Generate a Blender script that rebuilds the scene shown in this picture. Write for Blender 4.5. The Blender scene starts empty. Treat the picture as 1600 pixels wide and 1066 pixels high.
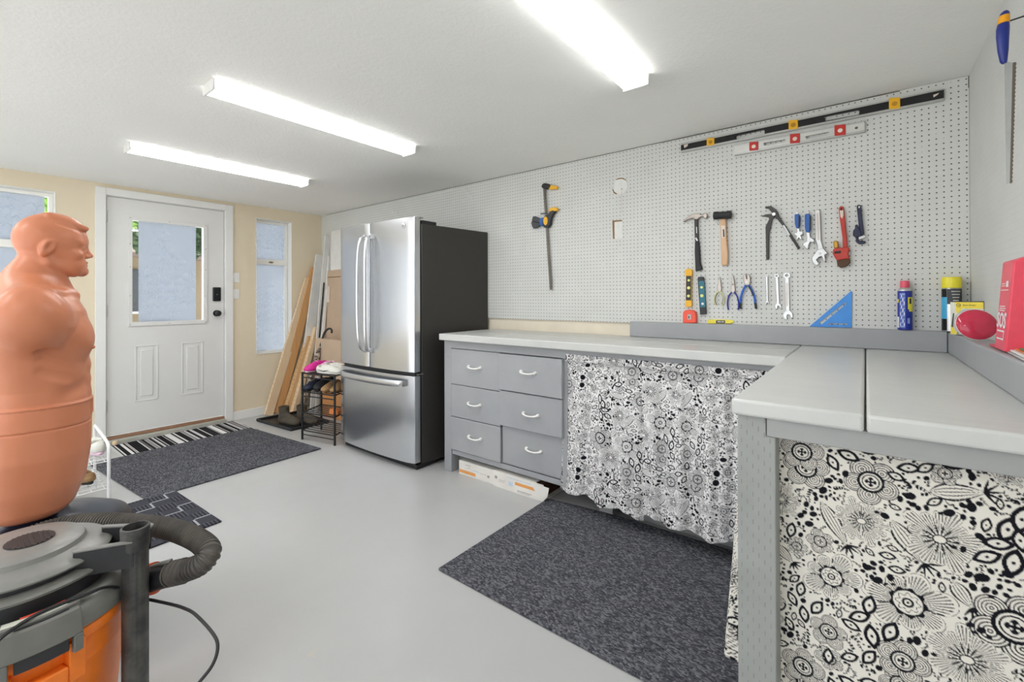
import bpy, bmesh, math, random
import numpy as np
from mathutils import Vector, Matrix, Euler

# ---------------------------------------------------------------- camera
S = bpy.context.scene
COL = S.collection
YAW, PITCH, ROLL = 0.664222, 0.00369, -0.002843
fw = Vector((-math.sin(YAW)*math.cos(PITCH), math.cos(YAW)*math.cos(PITCH), math.sin(PITCH)))
r0 = Vector((math.cos(YAW), math.sin(YAW), 0)); u0 = r0.cross(fw)
rt = math.cos(ROLL)*r0 + math.sin(ROLL)*u0
up = -math.sin(ROLL)*r0 + math.cos(ROLL)*u0
cam = bpy.data.cameras.new('camera'); camo = bpy.data.objects.new('camera', cam); COL.objects.link(camo)
camo.matrix_world = Matrix(((rt.x, up.x, -fw.x, 0), (rt.y, up.y, -fw.y, 0), (rt.z, up.z, -fw.z, 1.22), (0, 0, 0, 1)))
cam.sensor_width = 36; cam.lens = 706.0/1600*36; cam.shift_y = -69.6/1600; cam.clip_start = 0.02
S.camera = camo
# ---------------------------------------------------------------- world, exposure
W = bpy.data.worlds.new('world'); S.world = W; W.use_nodes = True
bg = W.node_tree.nodes['Background']
sky = W.node_tree.nodes.new('ShaderNodeTexSky'); sky.sky_type = 'HOSEK_WILKIE'; sky.turbidity = 3.0
sky.sun_direction = (-0.12, -0.49, 0.86)
mixw = W.node_tree.nodes.new('ShaderNodeMix'); mixw.data_type = 'RGBA'; mixw.inputs[0].default_value = .5; mixw.inputs[7].default_value = (.47, .46, .46, 1)
W.node_tree.links.new(sky.outputs[0], mixw.inputs[6]); W.node_tree.links.new(mixw.outputs[2], bg.inputs[0]); bg.inputs[1].default_value = 3.4
sun = bpy.data.lights.new('sun', 'SUN'); sun.energy = 2.9; sun.angle = 0.03; sun.color = (1, .985, .96)
suno = bpy.data.objects.new('sun', sun); COL.objects.link(suno); suno.rotation_euler = Vector((-0.12, -0.49, 0.86)).to_track_quat('Z', 'Y').to_euler()
TUBE = 11.5          # radiance of the strip light diffusers
S.view_settings.view_transform = 'Standard'; S.view_settings.look = 'None'
S.view_settings.exposure = 1.01; S.view_settings.gamma = 1.0; S.view_settings.use_curve_mapping = False
try:
    S.cycles.max_bounces = 10; S.cycles.diffuse_bounces = 6; S.cycles.glossy_bounces = 5; S.cycles.transmission_bounces = 8
    S.cycles.sample_clamp_indirect = 6; S.cycles.use_denoising = True
except Exception: pass

# ---------------------------------------------------------------- materials
MATS = {}
def lin(c):
    return tuple((x/12.92 if x <= .04045 else ((x+.055)/1.055)**2.4) for x in c)
def rgb(h):
    return lin((int(h[0:2],16)/255, int(h[2:4],16)/255, int(h[4:6],16)/255)) + (1,)
class N:
    """small node helper"""
    def __init__(s, name):
        s.m = bpy.data.materials.new(name); s.m.use_nodes = True; s.t = s.m.node_tree
        s.b = s.t.nodes['Principled BSDF']; s.out = s.t.nodes['Material Output']
    def n(s, typ, **kw):
        nd = s.t.nodes.new('ShaderNode'+typ)
        for k, v in kw.items(): setattr(nd, k, v)
        return nd
    def l(s, a, b): s.t.links.new(a, b)
    def val(s, sock, v):
        if isinstance(v, (int, float)): sock.default_value = v
        elif isinstance(v, tuple): sock.default_value = v
        else: s.l(v, sock)
    def math(s, op, a, b=0.0, c=None, clamp=False):
        nd = s.n('Math', operation=op); nd.use_clamp = clamp
        s.val(nd.inputs[0], a); s.val(nd.inputs[1], b)
        if c is not None: s.val(nd.inputs[2], c)
        return nd.outputs[0]
    def mix(s, f, a, b):
        nd = s.n('Mix', data_type='RGBA'); s.val(nd.inputs[0], f); s.val(nd.inputs[6], a); s.val(nd.inputs[7], b); return nd.outputs[2]
    def obj(s, scale=None):
        tc = s.n('TexCoord')
        if scale is None: return tc.outputs['Object']
        mp = s.n('Mapping'); s.l(tc.outputs['Object'], mp.inputs[0]); mp.inputs['Scale'].default_value = scale; return mp.outputs[0]
    def xyz(s, v):
        nd = s.n('SeparateXYZ'); s.l(v, nd.inputs[0]); return nd.outputs
    def noise(s, scale, detail=4, vec=None, rough=.55):
        nd = s.n('TexNoise'); nd.inputs['Scale'].default_value = scale; nd.inputs['Detail'].default_value = detail; nd.inputs['Roughness'].default_value = rough
        s.l(vec if vec is not None else s.obj(), nd.inputs[0]); return nd.outputs[0]
    def ramp(s, f, stops):
        nd = s.n('ValToRGB'); s.l(f, nd.inputs[0]); e = nd.color_ramp.elements
        while len(e) < len(stops): e.new(.5)
        for i, (p, c) in enumerate(stops): e[i].position = p; e[i].color = c
        return nd.outputs[0]
    def bump(s, h, strength=.3, dist=.002):
        nd = s.n('Bump'); nd.inputs['Strength'].default_value = strength; nd.inputs['Distance'].default_value = dist
        s.l(h, nd.inputs['Height']); s.l(nd.outputs[0], s.b.inputs['Normal'])
    def base(s, c, rough=.5, metal=0, spec=.5, coat=0):
        s.val(s.b.inputs['Base Color'], c); s.val(s.b.inputs['Roughness'], rough); s.val(s.b.inputs['Metallic'], metal)
        s.b.inputs['Specular IOR Level'].default_value = spec; s.b.inputs['Coat Weight'].default_value = coat
def plain(name, h, rough=.5, metal=0, spec=.5, coat=0, nscale=25, var=.06, bump=0):
    m = N(name); c = rgb(h)
    d = tuple(x*(1-var) for x in c[:3])+(1,); e = tuple(min(1, x*(1+var)) for x in c[:3])+(1,)
    nz = m.noise(nscale, 3)
    m.base(m.ramp(nz, [(.3, d), (.7, e)]), rough, metal, spec, coat)
    if bump: m.bump(m.noise(nscale*6, 3), bump, .001)
    MATS[name] = m.m; return m.m
def wood(name, h1, h2, axis='Z', scale=14, rough=.6):
    m = N(name); sc = {'X': (1, 14, 14), 'Y': (14, 1, 14), 'Z': (14, 14, 1)}[axis]
    v = m.obj(sc); nz = m.noise(scale/6, 5, v, .6)
    wv = m.n('TexWave', wave_type='RINGS'); wv.inputs['Scale'].default_value = scale/9; wv.inputs['Distortion'].default_value = 6; m.l(v, wv.inputs[0])
    f = m.math('ADD', m.math('MULTIPLY', nz, .7), m.math('MULTIPLY', wv.outputs['Fac'], .3))
    kn = m.n('TexVoronoi'); kn.inputs['Scale'].default_value = 3.2; m.l(m.obj((1, 1, .6)), kn.inputs[0])
    k = m.math('LESS_THAN', kn.outputs['Distance'], .045)
    c = m.ramp(f, [(.25, rgb(h1)), (.75, rgb(h2))])
    m.base(m.mix(m.math('MULTIPLY', k, .6), c, rgb('8a6238')), rough)
    m.bump(nz, .15, .001); MATS[name] = m.m; return m.m

plain('ceiling', 'e9e9e6', .9, nscale=3, var=.03); 
def mk_ceiling():
    m = N('ceiling_paint'); a = m.noise(55, 6, None, .7); b = m.noise(2.0, 3)
    c = m.ramp(b, [(.3, rgb('f0f0ec')), (.7, rgb('f3f3ef'))])
    sp = m.n('TexVoronoi'); sp.inputs['Scale'].default_value = 2.6; m.l(m.obj(), sp.inputs[0])
    spot = m.math('LESS_THAN', sp.outputs['Distance'], .012)
    m.base(m.mix(m.math('MULTIPLY', spot, .5), c, rgb('9a9a94')), .85); m.bump(a, .55, .004); MATS['ceiling'] = m.m
mk_ceiling()
def mk_beige():
    m = N('beige_wall_paint'); b = m.noise(1.7, 4)
    m.base(m.ramp(b, [(.3, rgb('dfd2b8')), (.7, rgb('e3d7be'))]), .75); m.bump(m.noise(160, 3), .15, .001); MATS['beige'] = m.m
mk_beige()
plain('cream', 'e9dfcb', .7, nscale=6); plain('white_wall', 'e8e8e6', .8, nscale=3, var=.02)
def mk_floor():
    m = N('painted_concrete_floor'); a = m.noise(1.3, 5); b = m.noise(9, 5)
    c = m.ramp(a, [(.3, rgb('b2b3b2')), (.7, rgb('bbbcbb'))])
    sp = m.n('TexVoronoi'); sp.inputs['Scale'].default_value = 4.2; m.l(m.obj(), sp.inputs[0])
    fleck = m.math('MULTIPLY', m.math('LESS_THAN', sp.outputs['Distance'], .022), m.math('GREATER_THAN', b, .5))
    c = m.mix(m.math('MULTIPLY', fleck, .45), c, rgb('8e8b84'))
    st = m.noise(5.5, 6); c = m.mix(m.math('MULTIPLY', m.math('GREATER_THAN', st, .72), .35), c, rgb('c9c0a4'))
    m.base(c, m.math('ADD', m.math('MULTIPLY', b, .25), .22), 0, .45); m.bump(m.noise(14, 5), .12, .003); MATS['floor'] = m.m
mk_floor()
def mk_peg(name, hole, paint, ax):
    m = N(name); o = m.xyz(m.obj()); P = .02425
    u = m.math('SUBTRACT', m.math('FRACT', m.math('DIVIDE', m.math('ADD', o[0 if ax == 'x' else 1], 10*P-.35084+.5*P), P)), .5)
    v = m.math('SUBTRACT', m.math('FRACT', m.math('DIVIDE', m.math('ADD', o[2], -2.1511+100.5*P), P)), .5)
    d = m.math('SQRT', m.math('ADD', m.math('MULTIPLY', u, u), m.math('MULTIPLY', v, v)))
    h = m.math('SMOOTH_MIN', 1.0, m.math('MULTIPLY', m.math('SUBTRACT', .135, d), 30), .05, True)
    h = m.math('MAXIMUM', h, 0)
    base = m.ramp(m.noise(5, 4), [(.3, rgb('d0d1cd')), (.7, rgb('d6d7d3'))])
    # some holes were filled by paint
    cu = m.math('FLOOR', m.math('DIVIDE', m.math('ADD', o[0], 10*P-.35084+.5*P), P)); cw = m.math('FLOOR', m.math('DIVIDE', m.math('ADD', o[2], -2.1511+100.5*P), P))
    wn = m.n('TexWhiteNoise', noise_dimensions='2D'); cb = m.n('CombineXYZ'); m.l(cu, cb.inputs[0]); m.l(cw, cb.inputs[1]); m.l(cb.outputs[0], wn.inputs['Vector'])
    h = m.math('MULTIPLY', h, m.math('ADD', m.math('MULTIPLY', m.math('GREATER_THAN', wn.outputs[0], .015), .8), .2))
    m.base(m.mix(m.math('MULTIPLY', h, hole), base, rgb('3a3833')), .55); m.bump(m.math('MULTIPLY', h, -1.0), .5, .004); MATS[name] = m.m
mk_peg('pegboard', .93, 'e3e4e1', 'x'); mk_peg('pegboard_painted', .10, 'e3e4e1', 'y')
def mk_greypaint(name, h1, h2, rough=.38):
    m = N(name); a = m.noise(6, 5); br = m.noise(3, 4, m.obj((1, 30, 1)))
    c = m.ramp(m.math('ADD', m.math('MULTIPLY', a, .5), m.math('MULTIPLY', br, .5)), [(.35, rgb(h1)), (.65, rgb(h2))])
    sp = m.n('TexVoronoi'); sp.inputs['Scale'].default_value = 7; m.l(m.obj(), sp.inputs[0])
    chip = m.math('MULTIPLY', m.math('LESS_THAN', sp.outputs['Distance'], .03), m.math('GREATER_THAN', m.noise(11, 3), .56))
    m.base(m.mix(m.math('MULTIPLY', chip, .6), c, rgb('5a5754')), rough); m.bump(m.math('ADD', br, m.noise(30, 3)), .12, .002); MATS[name] = m.m
mk_greypaint('bench_top', 'c3c4c1', 'cbccc8', .33); mk_greypaint('bench_grey', '9a9b99', 'a4a5a3', .45); mk_greypaint('bench_face', '9c9ea1', 'a6a8aa', .42)
def mk_incised():
    m = N('incised_post'); o = m.xyz(m.obj())
    row = m.math('FLOOR', m.math('DIVIDE', o[0], .0125))
    sh = m.math('MULTIPLY', m.math('MODULO', row, 3), .012)
    a = m.math('SUBTRACT', m.math('FRACT', m.math('DIVIDE', m.math('ADD', o[2], sh), .034)), .5)
    b = m.math('SUBTRACT', m.math('FRACT', m.math('DIVIDE', o[0], .0125)), .5)
    f = m.math('MULTIPLY', m.math('LESS_THAN', m.math('ABSOLUTE', a), .17), m.math('LESS_THAN', m.math('ABSOLUTE', b), .09))
    f = m.math('MULTIPLY', f, m.noise(40, 2))
    m.base(m.mix(m.math('MULTIPLY', f, .9), m.ramp(m.noise(8, 4), [(.3, rgb('949692')), (.7, rgb('9fa19d'))]), rgb('6d6d68')), .5)
    m.bump(m.math('MULTIPLY', f, -1), .5, .003); MATS['post'] = m.m
mk_incised()
def mk_steelbrush(name, h, r0, r1, vert=True):
    m = N(name); v = m.obj((3, 3, 900) if not vert else (900, 900, 3)); nz = m.noise(1.0, 3, v)
    m.base(m.ramp(nz, [(.3, rgb(h)), (.7, tuple(min(1, x*1.05) for x in rgb(h)[:3])+(1,))]), m.math('ADD', m.math('MULTIPLY', nz, r1-r0), r0), 1.0)
    m.b.inputs['Anisotropic'].default_value = .5; m.bump(nz, .02, .0005); MATS[name] = m.m
mk_steelbrush('stainless', 'c9cbce', .20, .30, False); mk_steelbrush('handle_steel', 'd4d5d6', .22, .3)
plain('case_black', '34322f', .42, nscale=400, var=.15, bump=.25)
def mk_rug(name, c1, c2, c3, sc):
    m = N(name); a = m.n('TexVoronoi'); a.inputs['Scale'].default_value = sc; m.l(m.obj((1, 1.8, 1)), a.inputs[0])
    wn = m.xyz(a.outputs['Color']); f = m.math('MULTIPLY', wn[0], 1.0)
    c = m.ramp(f, [(.0, rgb(c1)), (.5, rgb(c2)), (1, rgb(c3))]); m.base(c, .95, 0, .1)
    m.bump(m.math('SUBTRACT', 1.0, a.outputs['Distance']), .8, .006); MATS[name] = m.m
mk_rug('rug_grey', '3c3d43', '55565c', '7b7c81', 95)
def mk_stripes():
    m = N('striped_rug'); o = m.xyz(m.obj()); wn = m.n('TexWhiteNoise', noise_dimensions='1D')
    w2 = m.math('ADD', m.math('MULTIPLY', o[1], 118), m.math('MULTIPLY', m.math('SINE', m.math('MULTIPLY', o[1], 95)), .9))
    m.l(m.math('FLOOR', w2), wn.inputs['W'])
    c = m.ramp(wn.outputs[0], [(.0, rgb('232225')), (.42, rgb('2c2b2e')), (.5, rgb('6a6a6a')), (.60, rgb('c9c8c8')), (.8, rgb('e2e1e0'))])
    c.node.color_ramp.interpolation = 'CONSTANT'
    m.base(c, .95, 0, .1); m.bump(m.noise(300, 2), .4, .002); MATS['stripes'] = m.m
mk_stripes()
def mk_meander():
    m = N('relief_mat'); o = m.xyz(m.obj()); sx = m.math('DIVIDE', o[0], .088); sy = m.math('DIVIDE', o[1], .088)
    ck = m.math('MODULO', m.math('ADD', m.math('ADD', m.math('FLOOR', sx), m.math('FLOOR', sy)), 100), 2)
    fx = m.math('FRACT', sx); fy = m.math('FRACT', sy)
    s1 = m.math('GREATER_THAN', m.math('FRACT', m.math('MULTIPLY', fx, 5)), .66); s2 = m.math('GREATER_THAN', m.math('FRACT', m.math('MULTIPLY', fy, 5)), .66)
    st = m.math('ADD', m.math('MULTIPLY', ck, s1), m.math('MULTIPLY', m.math('SUBTRACT', 1, ck), s2))
    # stepped bright line
    a = m.math('ADD', sx, sy); stp = m.math('FRACT', m.math('DIVIDE', m.math('SUBTRACT', m.math('ADD', m.math('FLOOR', sx), m.math('FLOOR', sy)), m.math('MULTIPLY', 0.0, a)), 3))
    key = m.math('LESS_THAN', stp, .2)
    ln = m.math('MULTIPLY', key, m.math('MAXIMUM', m.math('GREATER_THAN', fx, .88), m.math('GREATER_THAN', fy, .88)))
    c = m.mix(m.math('MULTIPLY', st, .55), rgb('2b2c34'), rgb('6d6e76')); c = m.mix(ln, c, rgb('a3a4aa'))
    m.base(c, .85, 0, .2); m.bump(st, .6, .004); MATS['meander'] = m.m
mk_meander()
plain('door_white', 'dededb', .35, nscale=4, var=.015); plain('trim_white', 'e6e6e3', .4, nscale=5, var=.02); plain('frame_white', 'efeee8', .4, nscale=5, var=.02)
plain('fixture_white', 'e2e2de', .4); plain('brass_dull', '8d7a5a', .4, 1); plain('threshold', 'b9b9ae', .45, .2); plain('threshold_wood', '936e55', .7)
plain('lock_black', '1c1d20', .3); plain('plate_white', 'ecebe6', .35)
wood('pine', 'd9bb92', 'e8d2b2', 'Z'); wood('pine_dark', 'c39b6a', 'd8b587', 'Z'); wood('plywood', 'c49058', 'd6a873', 'Z'); wood('woodpale', 'd6ac84', 'e0bc98', 'Z', 30)
plain('board_white', 'e4e3de', .5, nscale=8); plain('cardboard', 'c3ab92', .85, nscale=8, var=.05, bump=.1); plain('cardboard_orange', 'c98d55', .85, nscale=8)
plain('box_white', 'e6e3dc', .5, nscale=8); plain('box_orange', 'e8a25a', .5); plain('box_blue', 'c2d4e4', .5); plain('box_grey', 'a09b95', .5); plain('box_brown', '5a3a26', .8)
plain('rack_black', '17181a', .35); plain('tray_black', '1f2022', .45); plain('rack_white', 'e9e9e8', .3)
plain('pink', 'd0208c', .6); plain('pinkwhite', 'e8c0d4', .6); plain('sneaker', 'd9d8ce', .65, nscale=40); plain('shoe_black', '121318', .6); plain('shoe_navy', '1d2436', .7)
plain('boot_brown', '4d463a', .8, nscale=40, var=.2); plain('sole_dark', '2a2725', .7); plain('boot_tan', '9b7a52', .75, nscale=30, var=.15); plain('orange_thing', 'd07a40', .6)
def mk_umb():
    m = N('umbrella_cloth'); v = m.n('TexVoronoi'); v.inputs['Scale'].default_value = 60; m.l(m.obj(), v.inputs[0])
    m.base(m.ramp(m.xyz(v.outputs['Color'])[0], [(0, rgb('2a2826')), (.5, rgb('8a7c6c')), (1, rgb('c9b7a2'))]), .8); MATS['umbrella'] = m.m
mk_umb()
for nm, h, r, me in (('steel','a89f97',.34,1),('chrome','b9b9b8',.28,1),('darksteel','6b665e',.4,1),('blacksteel','3d3a39',.4,.6),('alu','c3c3c0',.35,1),('aluweb','d3d3cf',.4,.6),
    ('brass','b48a3c',.35,1),('rubber','202022',.55,0),('blackplastic','1b1c1e',.4,0),('greyplastic','3e3f42',.5,0),('blackpaint','131416',.3,0),('white','e6e6e6',.5,0),('labelpale','e0d2c4',.5,0),
    ('labelgrey','bdbcb8',.5,0),('ink','2a2a2c',.5,0),('bluegrip','1457a6',.35,0),('redpaint','b93222',.4,0),('holeblack','241f1d',.7,0),('rust','5d4636',.75,.3),('navy','1c2040',.4,0),
    ('yellow','eeb41e',.4,0),('teal','1f6f83',.4,0),('vial','e3e98a',.15,0),('vialamber','b9862c',.2,0),('vialclear','e6d6c8',.2,0),('coral','f0573f',.4,0),('lemon','efe04a',.4,0),
    ('squareblue','3d8fe0',.35,0),('paleyellow','d9d69a',.45,0),('gripblue','25308e',.4,0),('gripbright','1f62c4',.4,0),('redplastic','c22c26',.4,0),('pegwhite','dfe0dc',.55,0),('hardboard','8a6a44',.8,0),
    ('pinkwire','c4a3a0',.4,.3),('clearplastic','dcdcda',.2,0),('vac_grey','807f7b',.32,0),('vac_dark','2c2c2e',.45,0),('vac_mid','73726d',.36,0),('vac_orange','f57f22',.36,0),('vac_redorange','d9582c',.4,0),
    ('base_navy','161c2c',.3,0),('canblue','1c2f96',.3,0),('canlightblue','8aa0dc',.35,0),('canred','e0566e',.4,0),('canyellow','efe23a',.35,0),('cyan','49b1e0',.35,0),('silver','c8c8c6',.3,.8),
    ('boxyellow','f2d93a',.45,0),('boxpaper','dcdccf',.5,0),('dishred','c9344f',.12,0),('bagred','e84a5e',.35,0),('bagred_dark','c93348',.4,0),('cardgreen','3d7a45',.5,0),('cardorange','dd7a3c',.5,0),
    ('sawblue','14297f',.35,0),('sawyellow','eea414',.4,0),('sawblade','bdbfbe',.3,.9),('sawteeth','6f6459',.5,.6),('facade','9c8a6c',.8,0),('roof','8d7a70',.9,0),('winglass','3f4648',.15,0),('bark','54452f',.9,0)):
    plain(nm, h, r, me)
def mk_skin():
    m = N('dummy_vinyl'); m.base(m.ramp(m.noise(5, 4), [(.3, rgb('c47a58')), (.7, rgb('cd8462'))]), .36, 0, .4); m.b.inputs['Subsurface Weight'].default_value = 0.0
    m.bump(m.noise(60, 3), .05, .001); MATS['skin'] = m.m
mk_skin()
def mk_wand():
    m = N('dusty_black_tube'); m.base(m.ramp(m.noise(22, 5), [(.35, rgb('2b2b2c')), (.75, rgb('5b5954'))]), .5); MATS['wand'] = m.m
    m = N('dusty_hose'); m.base(m.ramp(m.noise(14, 4), [(.35, rgb('3c3834')), (.75, rgb('5c564e'))]), .5); MATS['hose'] = m.m
mk_wand()
def mk_emit():
    m = N('strip_diffuser'); m.base(rgb('f4f4f2'), .4); m.val(m.b.inputs['Emission Color'], (.99, .99, 1.0, 1)); m.b.inputs['Emission Strength'].default_value = TUBE; MATS['tube'] = m.m
    m = N('strip_diffuser_side'); m.base(rgb('f0f0ee'), .4); m.val(m.b.inputs['Emission Color'], (.99, .99, 1.0, 1)); m.b.inputs['Emission Strength'].default_value = .42; MATS['tube_side'] = m.m
mk_emit()
def mk_glass():
    m = N('clear_glass'); g = m.n('BsdfTransparent'); gl = m.n('BsdfGlossy'); gl.inputs['Roughness'].default_value = .02; mx = m.n('MixShader'); mx.inputs[0].default_value = .06
    m.l(g.outputs[0], mx.inputs[1]); m.l(gl.outputs[0], mx.inputs[2]); m.l(mx.outputs[0], m.out.inputs[0]); MATS['glass'] = m.m
    for nm, c, tr in (('film', (.56, .59, .63, 1), .85), ('film_line', (.90, .92, .94, 1), .95)):
        m = N(nm); t = m.n('BsdfTranslucent'); t.inputs[0].default_value = c; d = m.n('BsdfDiffuse'); d.inputs[0].default_value = c
        mx = m.n('MixShader'); mx.inputs[0].default_value = tr; m.l(d.outputs[0], mx.inputs[1]); m.l(t.outputs[0], mx.inputs[2]); m.l(mx.outputs[0], m.out.inputs[0]); MATS[nm] = m.m
mk_glass()
def mk_leaf():
    m = N('leaf'); m.base(m.ramp(m.noise(9, 3), [(.3, rgb('4f8a2a')), (.7, rgb('a9cf4c'))]), .5); MATS['leaf'] = m.m
    m = N('leaf_dark'); m.base(m.ramp(m.noise(9, 3), [(.3, rgb('1f3a1c')), (.7, rgb('4c6e3c'))]), .5); MATS['leaf_dark'] = m.m
mk_leaf()
def mk_fabric():
    m = N('floral_fabric'); a = m.n('Attribute'); a.attribute_name = 'print'
    m.base(a.outputs['Color'], .85, 0, .15); m.bump(m.noise(700, 2), .1, .0005); MATS['fabric'] = m.m
mk_fabric()
# ---------------------------------------------------------------- mesh helpers
def wloc(o):
    v = Vector((0, 0, 0))
    while o is not None: v = v + o.location; o = o.parent
    return v
class MB:
    def __init__(s): s.v = []; s.f = []; s.m = []; s.mats = []; s.cur = 0
    def mat(s, name):
        if name not in s.mats: s.mats.append(name)
        s.cur = s.mats.index(name); return s
    def add(s, vs, fs):
        b = len(s.v); s.v += [tuple(v) for v in vs]
        for f in fs: s.f.append([b+i for i in f]); s.m.append(s.cur)
        return s
    def box(s, lo, hi, T=None):
        x0, y0, z0 = lo; x1, y1, z1 = hi
        vs = [(x0,y0,z0),(x1,y0,z0),(x1,y1,z0),(x0,y1,z0),(x0,y0,z1),(x1,y0,z1),(x1,y1,z1),(x0,y1,z1)]
        if T is not None: vs = [T @ Vector(v) for v in vs]
        return s.add(vs, [(3,2,1,0),(4,5,6,7),(0,1,5,4),(1,2,6,5),(2,3,7,6),(3,0,4,7)])
    def beam(s, p0, p1, w, t, upv=(0, 0, 1)):
        """board from p0 to p1; w across (perpendicular to upv), t along upv-ish"""
        p0 = Vector(p0); p1 = Vector(p1); d = (p1-p0); L = d.length; d.normalize()
        a = d.cross(Vector(upv)).normalized(); b = a.cross(d).normalized()
        T = Matrix(((a.x, b.x, d.x, p0.x), (a.y, b.y, d.y, p0.y), (a.z, b.z, d.z, p0.z), (0, 0, 0, 1)))
        return s.box((-w/2, -t/2, 0), (w/2, t/2, L), T)
    def prism(s, pts, fn, h):
        """pts 2D polygon, fn(u,v,k) -> 3D, extruded between k=0 and k=h"""
        n = len(pts); A = sum(pts[i][0]*pts[(i+1) % n][1]-pts[(i+1) % n][0]*pts[i][1] for i in range(n))
        if A < 0: pts = pts[::-1]
        vs = [fn(u, v, 0) for u, v in pts]+[fn(u, v, h) for u, v in pts]
        return s.add(vs, [list(range(n))[::-1], list(range(n, 2*n))]+[(i, (i+1) % n, n+(i+1) % n, n+i) for i in range(n)])
    def tube(s, path, r, n=12, closed=False, cap=True):
        P = [Vector(p) for p in path]; R = r if isinstance(r, (list, tuple)) else [r]*len(P); m = len(P)
        t0 = (P[1]-P[0]).normalized(); nrm = t0.orthogonal().normalized(); rings = []; prev = t0
        for i in range(m):
            if closed: t = (P[(i+1) % m]-P[i-1]).normalized()
            else: t = (P[min(i+1, m-1)]-P[max(i-1, 0)]).normalized()
            ax = prev.cross(t)
            if ax.length > 1e-8: nrm = Matrix.Rotation(prev.angle(t), 3, ax.normalized()) @ nrm
            nrm = (nrm-t*nrm.dot(t)).normalized(); b = t.cross(nrm); prev = t
            rings.append([P[i]+(nrm*math.cos(2*math.pi*k/n)+b*math.sin(2*math.pi*k/n))*R[i] for k in range(n)])
        vs = [v for rg in rings for v in rg]; fs = []
        for i in range(m if closed else m-1):
            j = (i+1) % m
            for k in range(n): fs.append((i*n+k, i*n+(k+1) % n, j*n+(k+1) % n, j*n+k))
        if cap and not closed: fs += [list(range(n))[::-1], [(m-1)*n+k for k in range(n)]]
        return s.add(vs, fs)
    def cyl(s, p0, p1, r, n=24, r2=None): return s.tube([p0, p1], [r, r if r2 is None else r2], n)
    def lathe(s, prof, c=(0, 0, 0), n=40, sx=1, sy=1):
        vs = []; fs = []; m = len(prof)
        for r, z in prof:
            r = max(r, 1e-5)
            for k in range(n): a = 2*math.pi*k/n; vs.append((c[0]+r*math.cos(a)*sx, c[1]+r*math.sin(a)*sy, c[2]+z))
        for i in range(m-1):
            for k in range(n): fs.append((i*n+k, i*n+(k+1) % n, (i+1)*n+(k+1) % n, (i+1)*n+k))
        if prof[0][0] > 1e-4: fs.append(list(range(n))[::-1])
        if prof[-1][0] > 1e-4: fs.append([(m-1)*n+k for k in range(n)])
        return s.add(vs, fs)
    def build(s, name, parent=None, mat=None, smooth=False, bevel=0, seg=2, local=False, ang=35):
        me = bpy.data.meshes.new(name)
        off = Vector((0, 0, 0)) if (parent is None or local) else wloc(parent)
        me.from_pydata([(v[0]-off.x, v[1]-off.y, v[2]-off.z) for v in s.v], [], s.f)
        for mn in ([mat] if mat else s.mats): me.materials.append(MATS[mn])
        if not mat and len(s.mats) > 1: me.polygons.foreach_set('material_index', s.m)
        me.validate(); me.update()
        bm = bmesh.new(); bm.from_mesh(me); bmesh.ops.recalc_face_normals(bm, faces=bm.faces); bm.to_mesh(me); bm.free()
        if smooth:
            me.polygons.foreach_set('use_smooth', [True]*len(me.polygons)); me.set_sharp_from_angle(angle=math.radians(ang))
        o = bpy.data.objects.new(name, me); COL.objects.link(o); o.parent = parent
        if bevel:
            b = o.modifiers.new('bevel', 'BEVEL'); b.width = bevel; b.segments = seg; b.limit_method = 'ANGLE'; b.angle_limit = math.radians(40)
            if not smooth:
                me.polygons.foreach_set('use_smooth', [True]*len(me.polygons)); me.set_sharp_from_angle(angle=math.radians(30)); b.harden_normals = False
        return o
def thing(name, label, cat, loc=(0, 0, 0), group=None, rotz=0):
    o = bpy.data.objects.new(name, None); COL.objects.link(o); o.location = loc; o.rotation_euler = (0, 0, rotz)
    o.empty_display_size = .05; o['label'] = label; o['category'] = cat
    if group: o['group'] = group
    return o
def tag(o, label, cat, group=None):
    o['label'] = label; o['category'] = cat
    if group: o['group'] = group
    return o
def struct(o): o['kind'] = 'structure'; return o
def spline(pts, k=8):
    P = [Vector(p) for p in pts]; out = []
    for i in range(len(P)-1):
        a = P[max(i-1, 0)]; b = P[i]; c = P[i+1]; d = P[min(i+2, len(P)-1)]
        for j in range(k):
            t = j/k; out.append(.5*((2*b)+(c-a)*t+(2*a-5*b+4*c-d)*t*t+(3*b-a-3*c+d)*t**3))
    out.append(P[-1]); return out
def text(body, size, mat, name, parent, M, ext=.0004, align='CENTER', bold=0):
    cu = bpy.data.curves.new('t', 'FONT'); cu.body = body; cu.size = size; cu.extrude = ext; cu.align_x = align; cu.align_y = 'CENTER'; cu.offset = bold; cu.resolution_u = 2
    t = bpy.data.objects.new('t', cu); COL.objects.link(t); bpy.context.view_layer.update()
    me = bpy.data.meshes.new_from_object(t); bpy.data.objects.remove(t); bpy.data.curves.remove(cu)
    off = wloc(parent) if parent else Vector((0, 0, 0)); me.transform(Matrix.Translation(-off) @ M); me.materials.clear(); me.materials.append(MATS[mat])
    o = bpy.data.objects.new(name, me); COL.objects.link(o); o.parent = parent; return o
def frameM(origin, xdir, ydir):
    x = Vector(xdir).normalized(); y = Vector(ydir); y = (y-x*x.dot(y)).normalized(); z = x.cross(y); o = Vector(origin)
    return Matrix(((x.x, y.x, z.x, o.x), (x.y, y.y, z.y, o.y), (x.z, y.z, z.z, o.z), (0, 0, 0, 1)))
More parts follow.
